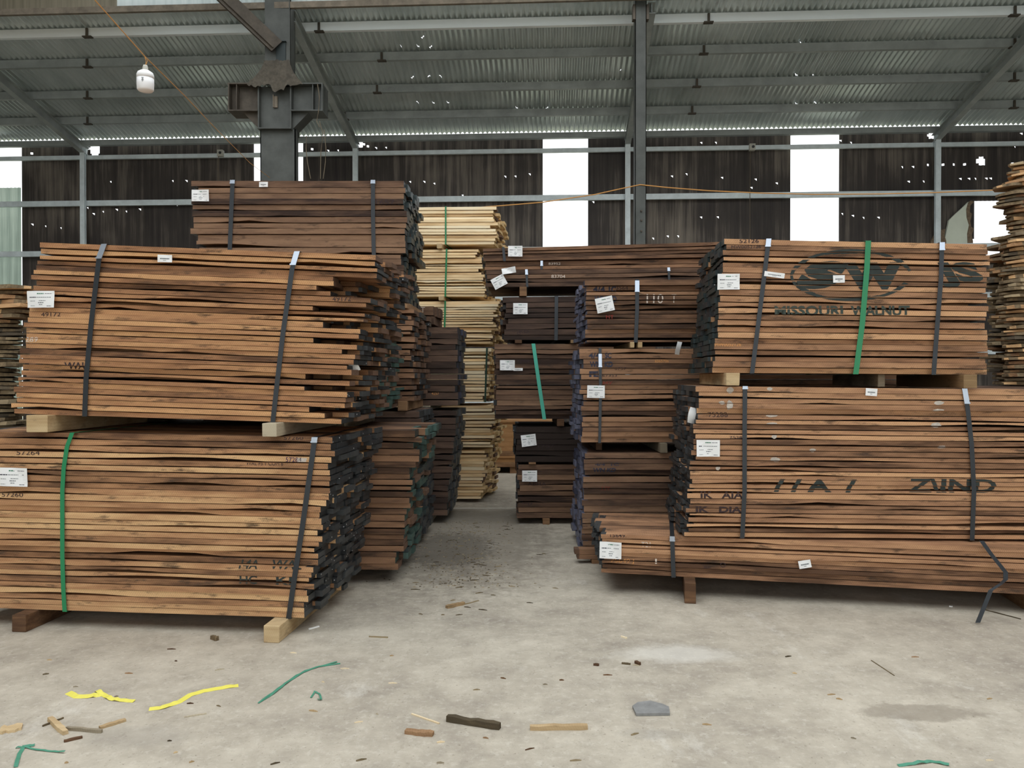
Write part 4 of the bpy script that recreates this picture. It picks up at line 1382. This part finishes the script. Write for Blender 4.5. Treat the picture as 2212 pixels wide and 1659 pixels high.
W('R3', 'MISSOURI', 1748, 671, 148, 22, P_STEN, bold=0.035)
W('R3', 'WALNUT', 1903, 671, 128, 22, P_STEN, bold=0.035)
stencil('R3', outline_mesh(arc_ring(1.5, 0.66, 0.09, 0.15, 2 * math.pi - 0.35)), 1838, 594, 262, 112, P_LOGO)
W('R3', 'S', 1775, 594, 118, 60, P_LOGO, bold=0.09, shear=0.3)
W('R3', 'W', 1885, 596, 128, 58, P_LOGO, bold=0.08, shear=-0.05)
W('R3', 'JS', 2075, 594, 100, 56, P_LOGO, bold=0.05, shear=-0.3)
W('R3', 'MW0052126', 1573, 744, 56, 8, P_ORANGE)
W('R2', '75288', 1552, 896, 42, 10, P_MARK)
W('R2', '75288', 1593, 945, 34, 6, P_MARK)
W('R2', '/ / A  /', 1762, 1050, 180, 28, P_LOGO, bold=0.04)
W('R2', 'Z\\IND', 2060, 1050, 190, 30, P_LOGO, bold=0.03)
W('R2', 'IK   AIA', 1560, 1070, 92, 14, P_MARK, bold=0.03)
W('R2', 'IK   DIA', 1553, 1101, 100, 13, P_MARK, bold=0.04)
for i, (a, b, w, h) in enumerate(((1577, 843, 16, 14), (1663, 840, 12, 8), (1577, 875, 14, 22), (1668, 898, 26, 7), (1668, 915, 24, 5), (1560, 870, 14, 8), (1757, 973, 14, 8), (1676, 993, 22, 10),
                                  (1672, 943, 12, 10), (2030, 870, 22, 10), (2028, 886, 24, 6), (2022, 918, 22, 12), (1552, 1012, 10, 10), (2035, 966, 20, 6))):
    stencil('R2', blotch(i + 3), a, b, w, h, P_WHITE, name='paint_smudge')
W('R1', '15649', 1334, 1157, 32, 8, P_MARK, bold=0.01)
W('R1', 'T21', 1395, 1177, 20, 11, P_CHALK)
W('R1', '75649 J', 1344, 1213, 50, 10, P_ORANGE)
W('R1', 'I', 1417, 1213, 4, 10, P_CHALK)
W('R1', 'O', 1562, 1221, 12, 10, P_MARK)
W('R1', 'WAL', 1529, 1226, 18, 7, P_MARK)
W('G1', '4/4', 1295, 624, 26, 14, P_BLUE, bold=0.03)
W('G1', '1C', 1324, 624, 16, 14, P_BLUE, bold=0.05)
W('G1', '3564', 1345, 621, 26, 8, P_MARK)
W('G1', 'WN KD', 1308, 646, 48, 13, P_BLUE, bold=0.03)
W('G1', 'HY', 1318, 684, 18, 12, P_RED, bold=0.02)
W('G1', '110', 1415, 645, 36, 20, P_CHALK)
W('G1', 'T', 1456, 645, 10, 18, P_CHALK)
W('G2', '4/4', 1284, 768, 24, 12, P_BLUE, bold=0.03)
W('G2', 'SC', 1314, 768, 14, 12, P_BLUE, bold=0.04)
W('G2', 'WN  KD', 1299, 787, 50, 12, P_BLUE, bold=0.05)
W('G2', '6757', 1341, 796, 25, 6, P_MARK)
W('G2', 'FE', 1283, 808, 20, 12, P_BLUE, bold=0.07)
W('G2', '67353', 1317, 811, 32, 5, P_MARK)
W('G2', 'MY', 1313, 828, 20, 8, P_RED)
W('G2', '6065706', 1430, 780, 30, 6, P_ORANGE)
W('G3', '4/4  1C', 1311, 1003, 52, 6, P_BLUE, bold=0.03)
W('G3', 'WN KD', 1306, 1016, 50, 10, P_BLUE, bold=0.04)
W('G3', 'HY', 1310, 1056, 18, 9, P_RED)
W('H1c', '83704', 1206, 597, 30, 7, P_CHALK)
W('H1b', '83952', 1198, 569, 26, 5, P_CHALK)
W('H3', '42904', 1130, 780, 26, 7, P_MARK)
W('H2', 'KD', 1132, 716, 20, 6, P_MARK)
W('H2', 'D', 1121, 720, 7, 6, P_MARK)
W('H4', '1757', 1180, 963, 36, 7, P_MARK)
W('H5', 'ABHA', 1160, 1046, 40, 7, P_MARK)
W('H5', '* D', 1140, 1088, 18, 8, P_MARK)

# ------------------------------------------------------------------ bearers between the bundles
def bearer(lower, upper, px, w, label, mat=M_BEAR, out=0.02, depth=None, shrink=0.0, name='wood_bearer', hmax=None):
    U = BUNDLES[upper]
    x, _ = local(U, px, 820 if upper not in ('Y6',) else 1000)
    wp = U.o + U.d * x
    zt = U.zb(x) - 0.002
    if lower is None: zb = 0.0
    else:
        Lw = BUNDLES[lower]
        xl = (wp - Lw.o).dot(Lw.d)
        zb = Lw.zt(xl) + 0.006
    if zt - zb < 0.012: return None
    if hmax: zb = max(zb, zt - hmax)
    rr = random.Random(int(px))
    D = depth or U.D
    root_m = MB()
    n = 5
    vs_, fs = [], []
    yc = [-out + (D + out) * i / n for i in range(n + 1)]
    for y in yc:
        j = lambda: rr.uniform(-0.002, 0.002)
        vs_ += [(x - w / 2 + j(), y, zb), (x + w / 2 + j(), y, zb), (x + w / 2 + j(), y, zt), (x - w / 2 + j(), y, zt)]
    for i in range(n):
        q = i * 4
        for k in range(4): fs.append((q + k, q + (k + 1) % 4, q + 4 + (k + 1) % 4, q + 4 + k))
    e = n * 4
    fs += [(3, 2, 1, 0), (e, e + 1, e + 2, e + 3)]
    root_m.add(vs_, fs, 0, rr.random())
    o = root_m.build(name, mat)
    o.location = U.o; o.rotation_euler = (0, 0, U.yaw)
    bm = bmesh.new(); bm.from_mesh(o.data)
    bmesh.ops.bevel(bm, geom=bm.edges[:], offset=0.003, segments=1, affect='EDGES')
    bm.to_mesh(o.data); bm.free()
    return tag(o, label, 'wood bearer')


bearer(None, 'L1', 64, 0.085, 'squared brown timber block on the floor under the green-strapped end of the golden bundle', M_BEARD, 0.10)
bearer(None, 'L1', 606, 0.09, 'splintered pale timber on the floor under the black-strapped end of the golden bundle', M_BEAR, 0.14)
bearer('L1', 'L2', 94, 0.13, 'pale yellow squared bearer between the two nearest bundles, beside the green strap', M_BEAR, 0.06)
bearer('L1', 'L2', 596, 0.08, 'weathered grey squared bearer between the two nearest bundles', M_BEARG, 0.10)
bearer(None, 'L3', 700, 0.09, 'timber bearer on the floor in the gloom behind the golden bundle', M_BEARD)
bearer(None, 'L3', 250, 0.09, 'far floor bearer under the low green-ended bundle', M_BEARD)
bearer('L3', 'L4', 735, 0.09, 'grey bearer end on top of the low green-ended bundle', M_BEARG, 0.05)
bearer('L3', 'L4', 250, 0.09, 'hidden bearer beneath the bright green-ended bundle', M_BEARG)
for k in (('C', 'B'), ('E', 'C'), (None, 'E')):
    bearer(k[0], k[1], 500, 0.08, 'bearer at the far side below the %s' % {'B': 'tall dark top bundle', 'C': 'red-brown middle bundle', 'E': 'dark floor bundle'}[k[1]], M_BEARD)
    bearer(k[0], k[1], 870, 0.08, 'bearer near the aisle below the %s' % {'B': 'tall dark top bundle', 'C': 'red-brown middle bundle', 'E': 'dark floor bundle'}[k[1]], M_BEARD)
for k, t in (((None, 'D3'), 'black-ended'), (('D3', 'D2'), 'navy-ended')):
    bearer(k[0], k[1], 920, 0.09, 'short light bearer near the aisle under the %s bundle' % t, M_BEARG, 0.05)
    bearer(k[0], k[1], 800, 0.09, 'hidden bearer away from the aisle under the %s bundle' % t, M_BEARD)
pairs = [(None, 'Y6', 'lowest'), ('Y6', 'Y5', 'second lowest'), ('Y5', 'Y4', 'third lowest'), ('Y4', 'Y3', 'third highest'), ('Y3', 'Y2', 'second highest'), ('Y2', 'Y1', 'topmost')]
for lo, up, t in pairs:
    bearer(lo, up, 951 if up != 'Y2' else 955, 0.06, 'pale cube-ended bearer under the %s pale maple pack, nearer the aisle' % t, M_BEAR, 0.05)
    bearer(lo, up, 830, 0.06, 'pale bearer under the %s pale maple pack, hidden side' % t, M_BEAR)
bearer(None, 'R1', 1490, 0.07, 'short chewed timber block on the floor under the long low bundle, nearest to the camera', M_BEARD, 0.13)
bearer(None, 'R1', 2250, 0.08, 'floor bearer under the far end of the long low bundle', M_BEARD, 0.0)
bearer('R2', 'R3', 1580, 0.085, 'pale squared bearer under the black-ended corner of the MISSOURI WALNUT bundle', M_BEAR, 0.05)
bearer('R2', 'R3', 1918, 0.045, 'small grey bearer under the green strap of the MISSOURI WALNUT bundle', M_BEARG, -0.1)
bearer('R2', 'R3', 2090, 0.08, 'splintered pale bearer under the far end of the MISSOURI WALNUT bundle', M_BEAR, 0.04)
bearer(None, 'G3', 1330, 0.08, 'floor bearer under the lowest blue-ended bundle, aisle side', M_BEARD)
bearer(None, 'G3', 1850, 0.08, 'floor bearer under the lowest blue-ended bundle, hidden side', M_BEARD)
bearer('G3', 'G2', 1432, 0.055, 'pale green-grey bearer beneath the middle blue-ended bundle', M_BEARG, 0.05)
bearer('G3', 'G2', 1300, 0.05, 'dark bearer beneath the middle blue-ended bundle near its ends', M_BEARD, -0.2)
bearer('G3', 'G2', 1850, 0.07, 'hidden bearer beneath the far end of the middle blue-ended bundle', M_BEARD)
bearer('G2', 'G1', 1850, 0.07, 'hidden bearer beneath the far end of the 110 T bundle', M_BEARD)
bearer('G2', 'G1', 1365, 0.035, 'small orange-brown block under the 110 T bundle, first of two beside its strap', M_BEAR, 0.02)
bearer('G2', 'G1', 1382, 0.035, 'small orange-brown block under the 110 T bundle, second of two beside its strap', M_BEAR, 0.02)
for lo, up, px, lab in ((None, 'H5', 1180, 'floor bearer under the far dark brown bundle, aisle side'), (None, 'H5', 1380, 'floor bearer under the far dark brown bundle, hidden side'),
                        ('H5', 'H4', 1150, 'thin bearer under the blackish bundle, aisle side'), ('H5', 'H4', 1380, 'thin bearer under the blackish bundle, hidden side'),
                        ('H4', 'H3', 1211, 'small upright bearer end under the teal-strapped bundle'), ('H4', 'H3', 1380, 'hidden bearer under the teal-strapped bundle'),
                        ('H3', 'H2', 1240, 'rounded pale bearer end between very dark bundle and teal-strapped bundle'), ('H3', 'H2', 1120, 'hidden bearer between very dark bundle and teal-strapped bundle'),
                        ('H2', 'H1c', 1130, 'thin bearer under the three long top bundles, aisle side'), ('H2', 'H1c', 1380, 'thin bearer under the three long top bundles, hidden side'),
                        (None, 'R4', 2100, 'floor bearer under the hidden dark bundle, nearer end'), (None, 'R4', 2380, 'floor bearer under the hidden dark bundle, farther end')):
    bearer(lo, up, px, 0.07, lab, M_BEAR if '1240' in str(px) else M_BEARD, 0.02)

# ------------------------------------------------------------------ loose ragged boards, each a thing of its own
def loose_board(x_end, x_far, y, z, wd, th, rnd, mat, side, label, group, tilt=0.0):
    """live-edge board; its ragged tip at x_end"""
    s = 1 if x_far > x_end else -1
    L_ = abs(x_far - x_end)
    n = 12
    mb = MB()
    vs_, fs, ms = [], [], []
    sd = rnd.random() * 50
    tip = rnd.uniform(0.0, 0.16)
    tipc = rnd.uniform(0.2, 0.8)
    for i in range(n + 1):
        t = (i / n) ** 1.6
        dx = L_ * t
        k = min(1.0, (dx + 0.02) / (tip + 0.02))
        a = -wd / 2 * (k * tipc * 2 if tipc < .5 else k) + 0.012 * noise.noise(Vector((dx * 4, sd, 0)))
        b = wd / 2 * (k if tipc < .5 else k * (1 - tipc) * 2) + 0.012 * noise.noise(Vector((dx * 4, sd, 7)))
        sag = 0.05 * noise.noise(Vector(((x_end + s * dx) * 1.1, z * 0.5, 3)))
        th2 = th * (0.55 + 0.45 * k)
        x = x_end + s * dx
        vs_ += [(x, y + a, z + sag), (x, y + b, z + sag), (x, y + b * 0.94, z + sag + th2), (x, y + a * 0.94 + 0.004, z + sag + th2)]
    for i in range(n):
        q = i * 4
        for k in range(4):
            fs.append((q + k, q + (k + 1) % 4, q + 4 + (k + 1) % 4, q + 4 + k)); ms.append(1 if k in (1, 3) and rnd.random() < 0.5 else 0)
    e = n * 4
    fs += [(3, 2, 1, 0), (e, e + 1, e + 2, e + 3)]; ms += [1, 1]
    mb.add(vs_, fs, ms, rnd.random())
    o = mb.build('loose_board', [mat, E_BARK])
    return tag(o, label, 'board', group)


rs = random.Random(99)
# right edge stack on R4
z = 1.38
zt_ = P(2200, 345, 6.3).z
while z < zt_:
    th = rs.uniform(0.026, 0.036)
    py = 815 - (z - EYE) * F_PX / 6.3
    xe = 2193 + rs.uniform(-8, 8) + (-6 if 560 < py < 700 else 0) + (10 if py < 385 else 0)
    if 385 < py < 450 and rs.random() < 0.5: xe = 2164 + rs.uniform(0, 16)
    x0 = P(xe, 600, 6.3).x
    loose_board(x0, 5.3, 6.42, z, 0.26, th * 0.86, rs, M_ROUGH if rs.random() < 0.75 else M_GREYW, 1,
                'rough tan live-edge board in the tall ragged stack at the hall side, front row', 'front boards of the tall ragged tan stack')
    z += th
for row, (yy, zs0, top) in enumerate(((6.95, 1.38, 515), (7.35, 1.405, 560))):
    z = zs0 + (0.0 if row == 0 else -0.02)
    zt2 = P(2150, top, yy).z
    while z < zt2:
        th = rs.uniform(0.03, 0.046)
        x0 = P((2140 + rs.uniform(-12, 26)) if row == 0 else 2120 + rs.uniform(0, 40), 600, yy).x
        loose_board(x0, 5.6, yy if row == 0 else 7.12, z, 0.3 if row == 0 else 0.02, th * 0.8, rs, M_ROUGH if rs.random() < 0.6 else M_GREYW, 1,
                    'rough tan board in the shaded row behind the ragged stack, past the MISSOURI WALNUT bundle', 'rear boards of the ragged tan stack') if row == 0 else loose_board(x0, 5.6, 7.28, z, 0.3, th * 0.85, rs, M_GREYW, 1,
                    'dark rough board in the rearmost row of the ragged stack at the hall side', 'rearmost boards of the ragged tan stack')
        z += th
# left edge stack on the floor
z = 0.0
zt3 = P(20, 612, 6.2).z
while z < zt3 - 0.02:
    th = rs.uniform(0.03, 0.042)
    py = 815 - (z - EYE) * F_PX / 6.2
    xe = (52 if py < 680 else 40 if py < 760 else 25) + rs.uniform(-16, 10)
    x0 = P(xe, 700, 6.2).x
    loose_board(x0, -5.6, 6.3, z, 0.3, th * 0.85, rs, M_ROUGH if py < 700 else M_GREYW, -1,
                'warped rough board in the loose stack behind the ragged red-brown bundle', 'boards of the loose warped stack', tilt=0.0)
    z += th
z = 0.0
while z < zt3 - 0.1:
    th = rs.uniform(0.034, 0.046)
    x0 = P(48 + rs.uniform(-20, 8), 700, 6.63).x
    loose_board(x0, -5.6, 6.63, z, 0.3, th * 0.88, rs, M_GREYW, -1, 'weathered board in the hidden row of the loose warped stack', 'rear boards of the loose warped stack')
    z += th

# crates behind the pale stack
for (x0, y0, x1, y1, lab, Y) in ((1040, 985, 1200, 1014, 'light plywood crate on a low pallet at the far end of the aisle', 12.0), (1020, 908, 1200, 968, 'brown plywood crate on top of the light crate at the far aisle end', 12.02)):
    a = P(x0, y1, Y); b = P(x1, y0, Y)
    if y0 == 985:
        z0 = 0.10; z1 = b.z
    else:
        z0, z1 = z1 + 0.004, b.z
    root = empty('plywood_crate', (a.x, Y, z0))
    tag(root, lab, 'crate')
    m = MB(); m.box((0, 0, 0), (b.x - a.x, 1.0, z1 - z0 - 0.03)); m.build('panel', M_PLY, root)
    m = MB(); m.box((-0.02, -0.02, z1 - z0 - 0.03), (b.x - a.x + 0.02, 1.02, z1 - z0)); m.build('lid', M_PLY, root)
    m = MB(); m.box((-0.01, -0.02, 0.0), (b.x - a.x + 0.01, 0.0, 0.07)); m.build('batten', M_BEARD, root)
    if y0 == 985:
        for i in range(4):
            m = MB(); m.box((0.1 + i * 0.33, 0.0, -0.10), (0.2 + i * 0.33, 1.0, 0.0)); m.build('foot', M_BEARD, root)

# ------------------------------------------------------------------ loose pieces about the stacks
def stick(name, pa, pb, w, h, mat, label, cat, z=0.0, ragged=True, group=None, seed=0):
    a, b = floor_pt(*pa), floor_pt(*pb)
    rr = random.Random(seed + int(pa[0]))
    d = (b - a); L_ = d.length; d.normalize()
    s = Vector((-d.y, d.x, 0))
    n = 7
    vs_, fs = [], []
    for i in range(n + 1):
        t = i / n
        k = 1.0
        if ragged: k = 0.75 + 0.35 * noise.noise(Vector((t * 5, seed, pa[0]))) if 0 < i < n else 0.6
        c_ = a + d * L_ * t + s * (0.12 * w * noise.noise(Vector((t * 3, pa[1], 2))))
        hh = h * (0.8 + 0.3 * noise.noise(Vector((t * 4, 3, pa[1]))))
        vs_ += [c_ - s * w / 2 * k + Vector((0, 0, z)), c_ + s * w / 2 * k + Vector((0, 0, z)), c_ + s * w / 2 * k * 0.9 + Vector((0, 0, z + hh)), c_ - s * w / 2 * k * 0.9 + Vector((0, 0, z + hh))]
    for i in range(n):
        q = i * 4
        for k in range(4): fs.append((q + k, q + (k + 1) % 4, q + 4 + (k + 1) % 4, q + 4 + k))
    e = n * 4
    fs += [(3, 2, 1, 0), (e, e + 1, e + 2, e + 3)]
    m = MB(); m.add(vs_, fs, 0, rr.random())
    return tag(m.build(name, mat), label, cat, group)


M_PALEW = wood('pale_splintered_wood', lin(176, 150, 112), lin(214, 190, 150), lin(238, 222, 190), stain_amt=0.3, saw=0.03)
M_BARKW = wood('grey_brown_bark_wood', lin(76, 66, 50), lin(112, 98, 74), lin(150, 134, 104), stain_amt=0.5, saw=0.03)
stick('wood_offcut', (1145, 1576), (1269, 1574), 0.036, 0.022, M_PALEW, 'long pale split stick lying level on the open floor', 'stick')
stick('wood_offcut', (966, 1557), (1080, 1575), 0.040, 0.03, M_BARKW, 'dark mossy bark-covered stick on the open floor', 'stick')
stick('wood_offcut', (876, 1583), (936, 1589), 0.044, 0.018, M_BEARD, 'short flat brown offcut near the dark mossy stick', 'offcut')
stick('wood_offcut', (889, 1543), (949, 1564), 0.012, 0.006, M_PALEW, 'slim pale sliver beside the dark mossy stick', 'sliver')
stick('wood_offcut', (965, 1314), (1002, 1305), 0.045, 0.02, M_BEAR, 'wedge-shaped pale offcut in the mouth of the aisle', 'offcut')
stick('wood_offcut', (1000, 1307), (1034, 1298), 0.012, 0.006, M_BARKW, 'thin twig beside the wedge-shaped pale offcut', 'twig')
stick('wood_offcut', (108, 1556), (142, 1587), 0.035, 0.02, M_PALEW, 'broken buff splinter in the litter near the yellow straps', 'splinter')
stick('wood_offcut', (144, 1576), (220, 1583), 0.02, 0.016, M_BEARG, 'straight greyish batten offcut in the litter below the yellow straps', 'offcut')
stick('wood_offcut', (215, 1574), (271, 1557), 0.03, 0.012, M_PALEW, 'ragged pale splinter at the end of the greyish batten offcut', 'splinter')
stick('wood_offcut', (0, 1580), (48, 1572), 0.09, 0.012, M_BEAR, 'flat torn tan chip at the picture edge below the yellow straps', 'chip')
stick('wood_offcut', (92, 1570), (137, 1552), 0.01, 0.008, M_BARKW, 'dark twig crossing the broken buff splinter', 'twig')
stick('wood_offcut', (138, 1603), (178, 1594), 0.02, 0.01, M_BEARD, 'small reddish chip beneath the greyish batten offcut', 'chip')
stick('wood_offcut', (398, 1550), (446, 1542), 0.012, 0.006, M_BEARG, 'thin pale splinter below the long curved yellow strap', 'splinter')
stick('wood_offcut', (1560, 1430), (1615, 1461), 0.006, 0.004, M_BARKW, 'fine grey straw on the pale concrete', 'straw') if False else None
stick('wood_offcut', (1882, 1427), (1932, 1460), 0.006, 0.004, M_BARKW, 'fine grey straw on the pale concrete', 'straw')
stick('wood_offcut', (2128, 1318), (2205, 1338), 0.012, 0.006, M_BARKW, 'long dark twig near the end of the low bundle', 'twig')
stick('cigarette_end', (667, 1360), (689, 1354), 0.010, 0.008, flat('white_filter', lin(235, 235, 230), 0.7), 'white cigarette end on the floor beside the golden bundle', 'cigarette end', ragged=False)
stick('wood_offcut', (797, 1376), (838, 1378), 0.012, 0.008, M_BARKW, 'dark twig lying in front of the aisle', 'twig')
stick('bark_scrap', (457, 1380), (470, 1384), 0.03, 0.025, E_BARK, 'dark clump of bark in front of the golden bundle', 'bark')
stick('wood_offcut', (1282, 1437), (1294, 1438), 0.02, 0.012, M_BEARD, 'brown chip on the pale concrete, first of three in a line', 'chip')
stick('wood_offcut', (1343, 1434), (1362, 1436), 0.014, 0.01, M_BARKW, 'dark chip on the pale concrete, middle of three in a line', 'chip')
stick('wood_offcut', (1373, 1432), (1382, 1437), 0.025, 0.016, M_BEARD, 'brown chip on the pale concrete, last of three in a line', 'chip')
stick('wood_offcut', (1342, 1376), (1354, 1380), 0.014, 0.01, M_PALEW, 'small pale chip on concrete in front of the long low bundle', 'chip')
stick('paper_scrap', (2050, 1310), (2058, 1311), 0.02, 0.006, PAPER, 'tiny white scrap in front of the long low bundle', 'scrap')

# protruding short planks beside the blue-ended stack
xa, xb = P(1241, 1185, 6.2).x, 0.95
for (za, zb_, dx, lab) in ((0.036, 0.072, 0.02, 'short loose plank jutting beside the low bundle, lower of two'), (0.074, 0.112, 0.0, 'short loose plank jutting beside the low bundle, upper of two')):
    m = MB()
    v_, f_, q_, _ = board(None, xa + dx, xb, 6.18, 6.285, lambda x: za, lambda x: zb_, rs, 8, 0.002, 0, 0.4, (1, 1))
    m.add(v_, f_, q_, 0.4)
    tag(m.build('loose_board', [M_WAL3, E_BROWN]), lab, 'board')
m = MB(); m.box((0.62, 6.18, 0.0), (0.70, 6.285, 0.034), 0, 0.5)
tag(m.build('wood_bearer', M_BEARD), 'small floor block under the two short loose planks', 'wood bearer')

# yellow and green strap scraps
def strap_scrap(pxs, w, mat, name, label, cat, lift=0.012):
    pts = [floor_pt(*p) for p in pxs]
    m = MB()
    n = len(pts)
    ctr, acr, th = [], [], []
    fine = []
    for i in range(n - 1):
        for k in range(4): fine.append(pts[i].lerp(pts[i + 1], k / 4))
    fine.append(pts[-1])
    for i, p in enumerate(fine):
        d = (fine[min(i + 1, len(fine) - 1)] - fine[max(i - 1, 0)]).normalized()
        s = Vector((-d.y, d.x, 0)).normalized()
        tw = 0.5 + 0.5 * noise.noise(Vector((i * 0.5, pxs[0][0], 0)))
        z = 0.002 + lift * abs(noise.noise(Vector((i * 0.35, pxs[0][1], 2))))
        ctr.append(p + Vector((0, 0, z)))
        acr.append(s * w / 2 + Vector((0, 0, w * 0.2 * tw)))
        th.append(Vector((0, 0, 0.001)))
    m.ribbon(ctr, acr, th)
    return tag(m.build(name, mat), label, cat)


M_YEL = flat('yellow_plastic_strap', lin(232, 222, 96), 0.5)
M_TEALS = flat('green_twine', lin(70, 138, 112), 0.6)
strap_scrap([(147, 1497), (165, 1506), (190, 1506), (214, 1503), (222, 1500)], 0.03, M_YEL, 'strap_scrap', 'short crumpled yellow strap scrap with bent end on the floor', 'strap')
strap_scrap([(209, 1493), (220, 1500), (240, 1512), (262, 1514), (290, 1516)], 0.022, M_YEL, 'strap_scrap', 'twisted yellow strap scrap with grey tip crossing the crumpled one', 'strap')
strap_scrap([(322, 1533), (352, 1530), (388, 1517), (410, 1503), (440, 1494), (480, 1487), (515, 1482)], 0.026, M_YEL, 'strap_scrap', 'long curved yellow strap scrap on the open floor', 'strap')
strap_scrap([(562, 1517), (590, 1500), (624, 1473), (660, 1450), (690, 1441), (735, 1434)], 0.010, M_TEALS, 'twine_scrap', 'long arched green twine on the open floor, upper strand', 'twine')
strap_scrap([(558, 1520), (600, 1490), (640, 1460), (678, 1444), (728, 1431)], 0.008, M_TEALS, 'twine_scrap', 'long arched green twine on the open floor, lower strand', 'twine')
strap_scrap([(34, 1658), (42, 1630), (52, 1614), (75, 1611)], 0.014, M_TEALS, 'twine_scrap', 'bent green twine piece at the near floor corner', 'twine')
strap_scrap([(34, 1617), (52, 1615), (80, 1621), (110, 1624), (140, 1627)], 0.008, M_TEALS, 'twine_scrap', 'thin green twine strand crossing the bent green piece', 'twine')
strap_scrap([(1940, 1655), (1985, 1650), (2012, 1646), (2050, 1654)], 0.014, M_TEALS, 'twine_scrap', 'green twine piece at the near floor edge beneath the damp patch', 'twine')
strap_scrap([(672, 1508), (680, 1496), (690, 1500), (694, 1514), (686, 1512)], 0.008, M_TEALS, 'twine_scrap', 'tiny frayed green twine tuft near the arched green twine', 'twine')
# dark steel strap hanging loose at the end of the long low bundle
B = BUNDLES['R1']
pp = [P(2120, 1168, 4.86), P(2140, 1196, 4.84), P(2172, 1236, 4.80), P(2172, 1252, 4.78), P(2160, 1262, 4.72), P(2140, 1275, 4.70), P(2112, 1298, 4.66)]
pp[-1].z = 0.01
m = MB()
m.ribbon(pp, [Vector((0.014, 0, 0.0))] * len(pp), [Vector((0, -0.002, 0))] * len(pp))
tag(m.build('loose_strap', S_BLACK), 'loose black steel strap sagging off the long low bundle to the floor', 'strap')

# broken grey plastic plate
m = MB()
out = [(1366, 1530), (1378, 1522), (1405, 1519), (1432, 1526), (1445, 1532), (1447, 1546), (1374, 1547)]
pt = [floor_pt(*p) for p in out]
n = len(pt)
m.add([q + Vector((0, 0, 0.001)) for q in pt] + [q + Vector((0, 0, 0.012)) for q in pt], [tuple(range(n))[::-1], tuple(range(n, 2 * n))] + [(i, (i + 1) % n, n + (i + 1) % n, n + i) for i in range(n)])
tag(m.build('plastic_plate', flat('grey_cracked_plastic', lin(132, 132, 130), 0.6, var=0.25, scale=20)), 'flat cracked grey plate with a ragged edge on the open floor', 'plate')

# small litter: splinters lying about
rl = random.Random(5)
lit = []
for i in range(90):
    if i < 45: px, py = rl.uniform(20, 2190), rl.uniform(1390, 1655)
    else: px, py = rl.gauss(1010, 75), rl.uniform(1130, 1330)
    a = floor_pt(px, py)
    L_ = rl.uniform(0.012, 0.045) if i < 45 else rl.uniform(0.02, 0.07)
    ang = rl.uniform(-0.6, 0.6)
    w_ = rl.uniform(0.002, 0.008)
    m = MB()
    M_ = Matrix.Translation(a) @ Matrix.Rotation(ang, 4, 'Z')
    m.add([M_ @ Vector(v) for v in ((-L_ / 2, -w_ / 3, 0), (0, -w_ / 2, 0), (L_ / 2, -w_ / 5, 0), (L_ / 2, w_ / 4, 0), (0, w_ / 2, 0), (-L_ / 2, w_ / 2, 0),
                                     (-L_ / 2, -w_ / 3, 0.004), (0, -w_ / 2, 0.006), (L_ / 2, -w_ / 5, 0.003), (L_ / 2, w_ / 4, 0.003), (0, w_ / 2, 0.006), (-L_ / 2, w_ / 2, 0.004))],
          [(5, 4, 3, 2, 1, 0), (6, 7, 8, 9, 10, 11)] + [(j, (j + 1) % 6, 6 + (j + 1) % 6, 6 + j) for j in range(6)], 0, rl.random())
    near = i < 45
    tag(m.build('wood_splinter', rl.choice((M_BARKW, M_BEARG, M_BEARD, M_PALEW)) if near else M_BARKW),
        'tiny wood splinter scattered on the open concrete floor' if near else 'tiny dark bark splinter strewn along the dirty aisle floor', 'splinter',
        'splinters on the open floor' if near else 'splinters in the aisle')
m = MB()
for i in range(900):
    px, py = rl.gauss(1000, 60), rl.uniform(1125, 1270)
    a = floor_pt(px, py)
    s_ = rl.uniform(0.004, 0.014)
    M_ = Matrix.Translation(a) @ Matrix.Rotation(rl.uniform(0, 3), 4, 'Z')
    m.add([M_ @ Vector(v) for v in ((-s_, -s_ / 2, 0), (s_, -s_ / 2, 0), (0, s_ / 2, 0), (0, 0, s_ * 0.4))], [(0, 1, 3), (1, 2, 3), (2, 0, 3)], 0, rl.random())
tag(m.build('debris', M_BARKW), 'dark bark crumbs and dust strewn over the aisle floor', 'debris', kind='stuff')
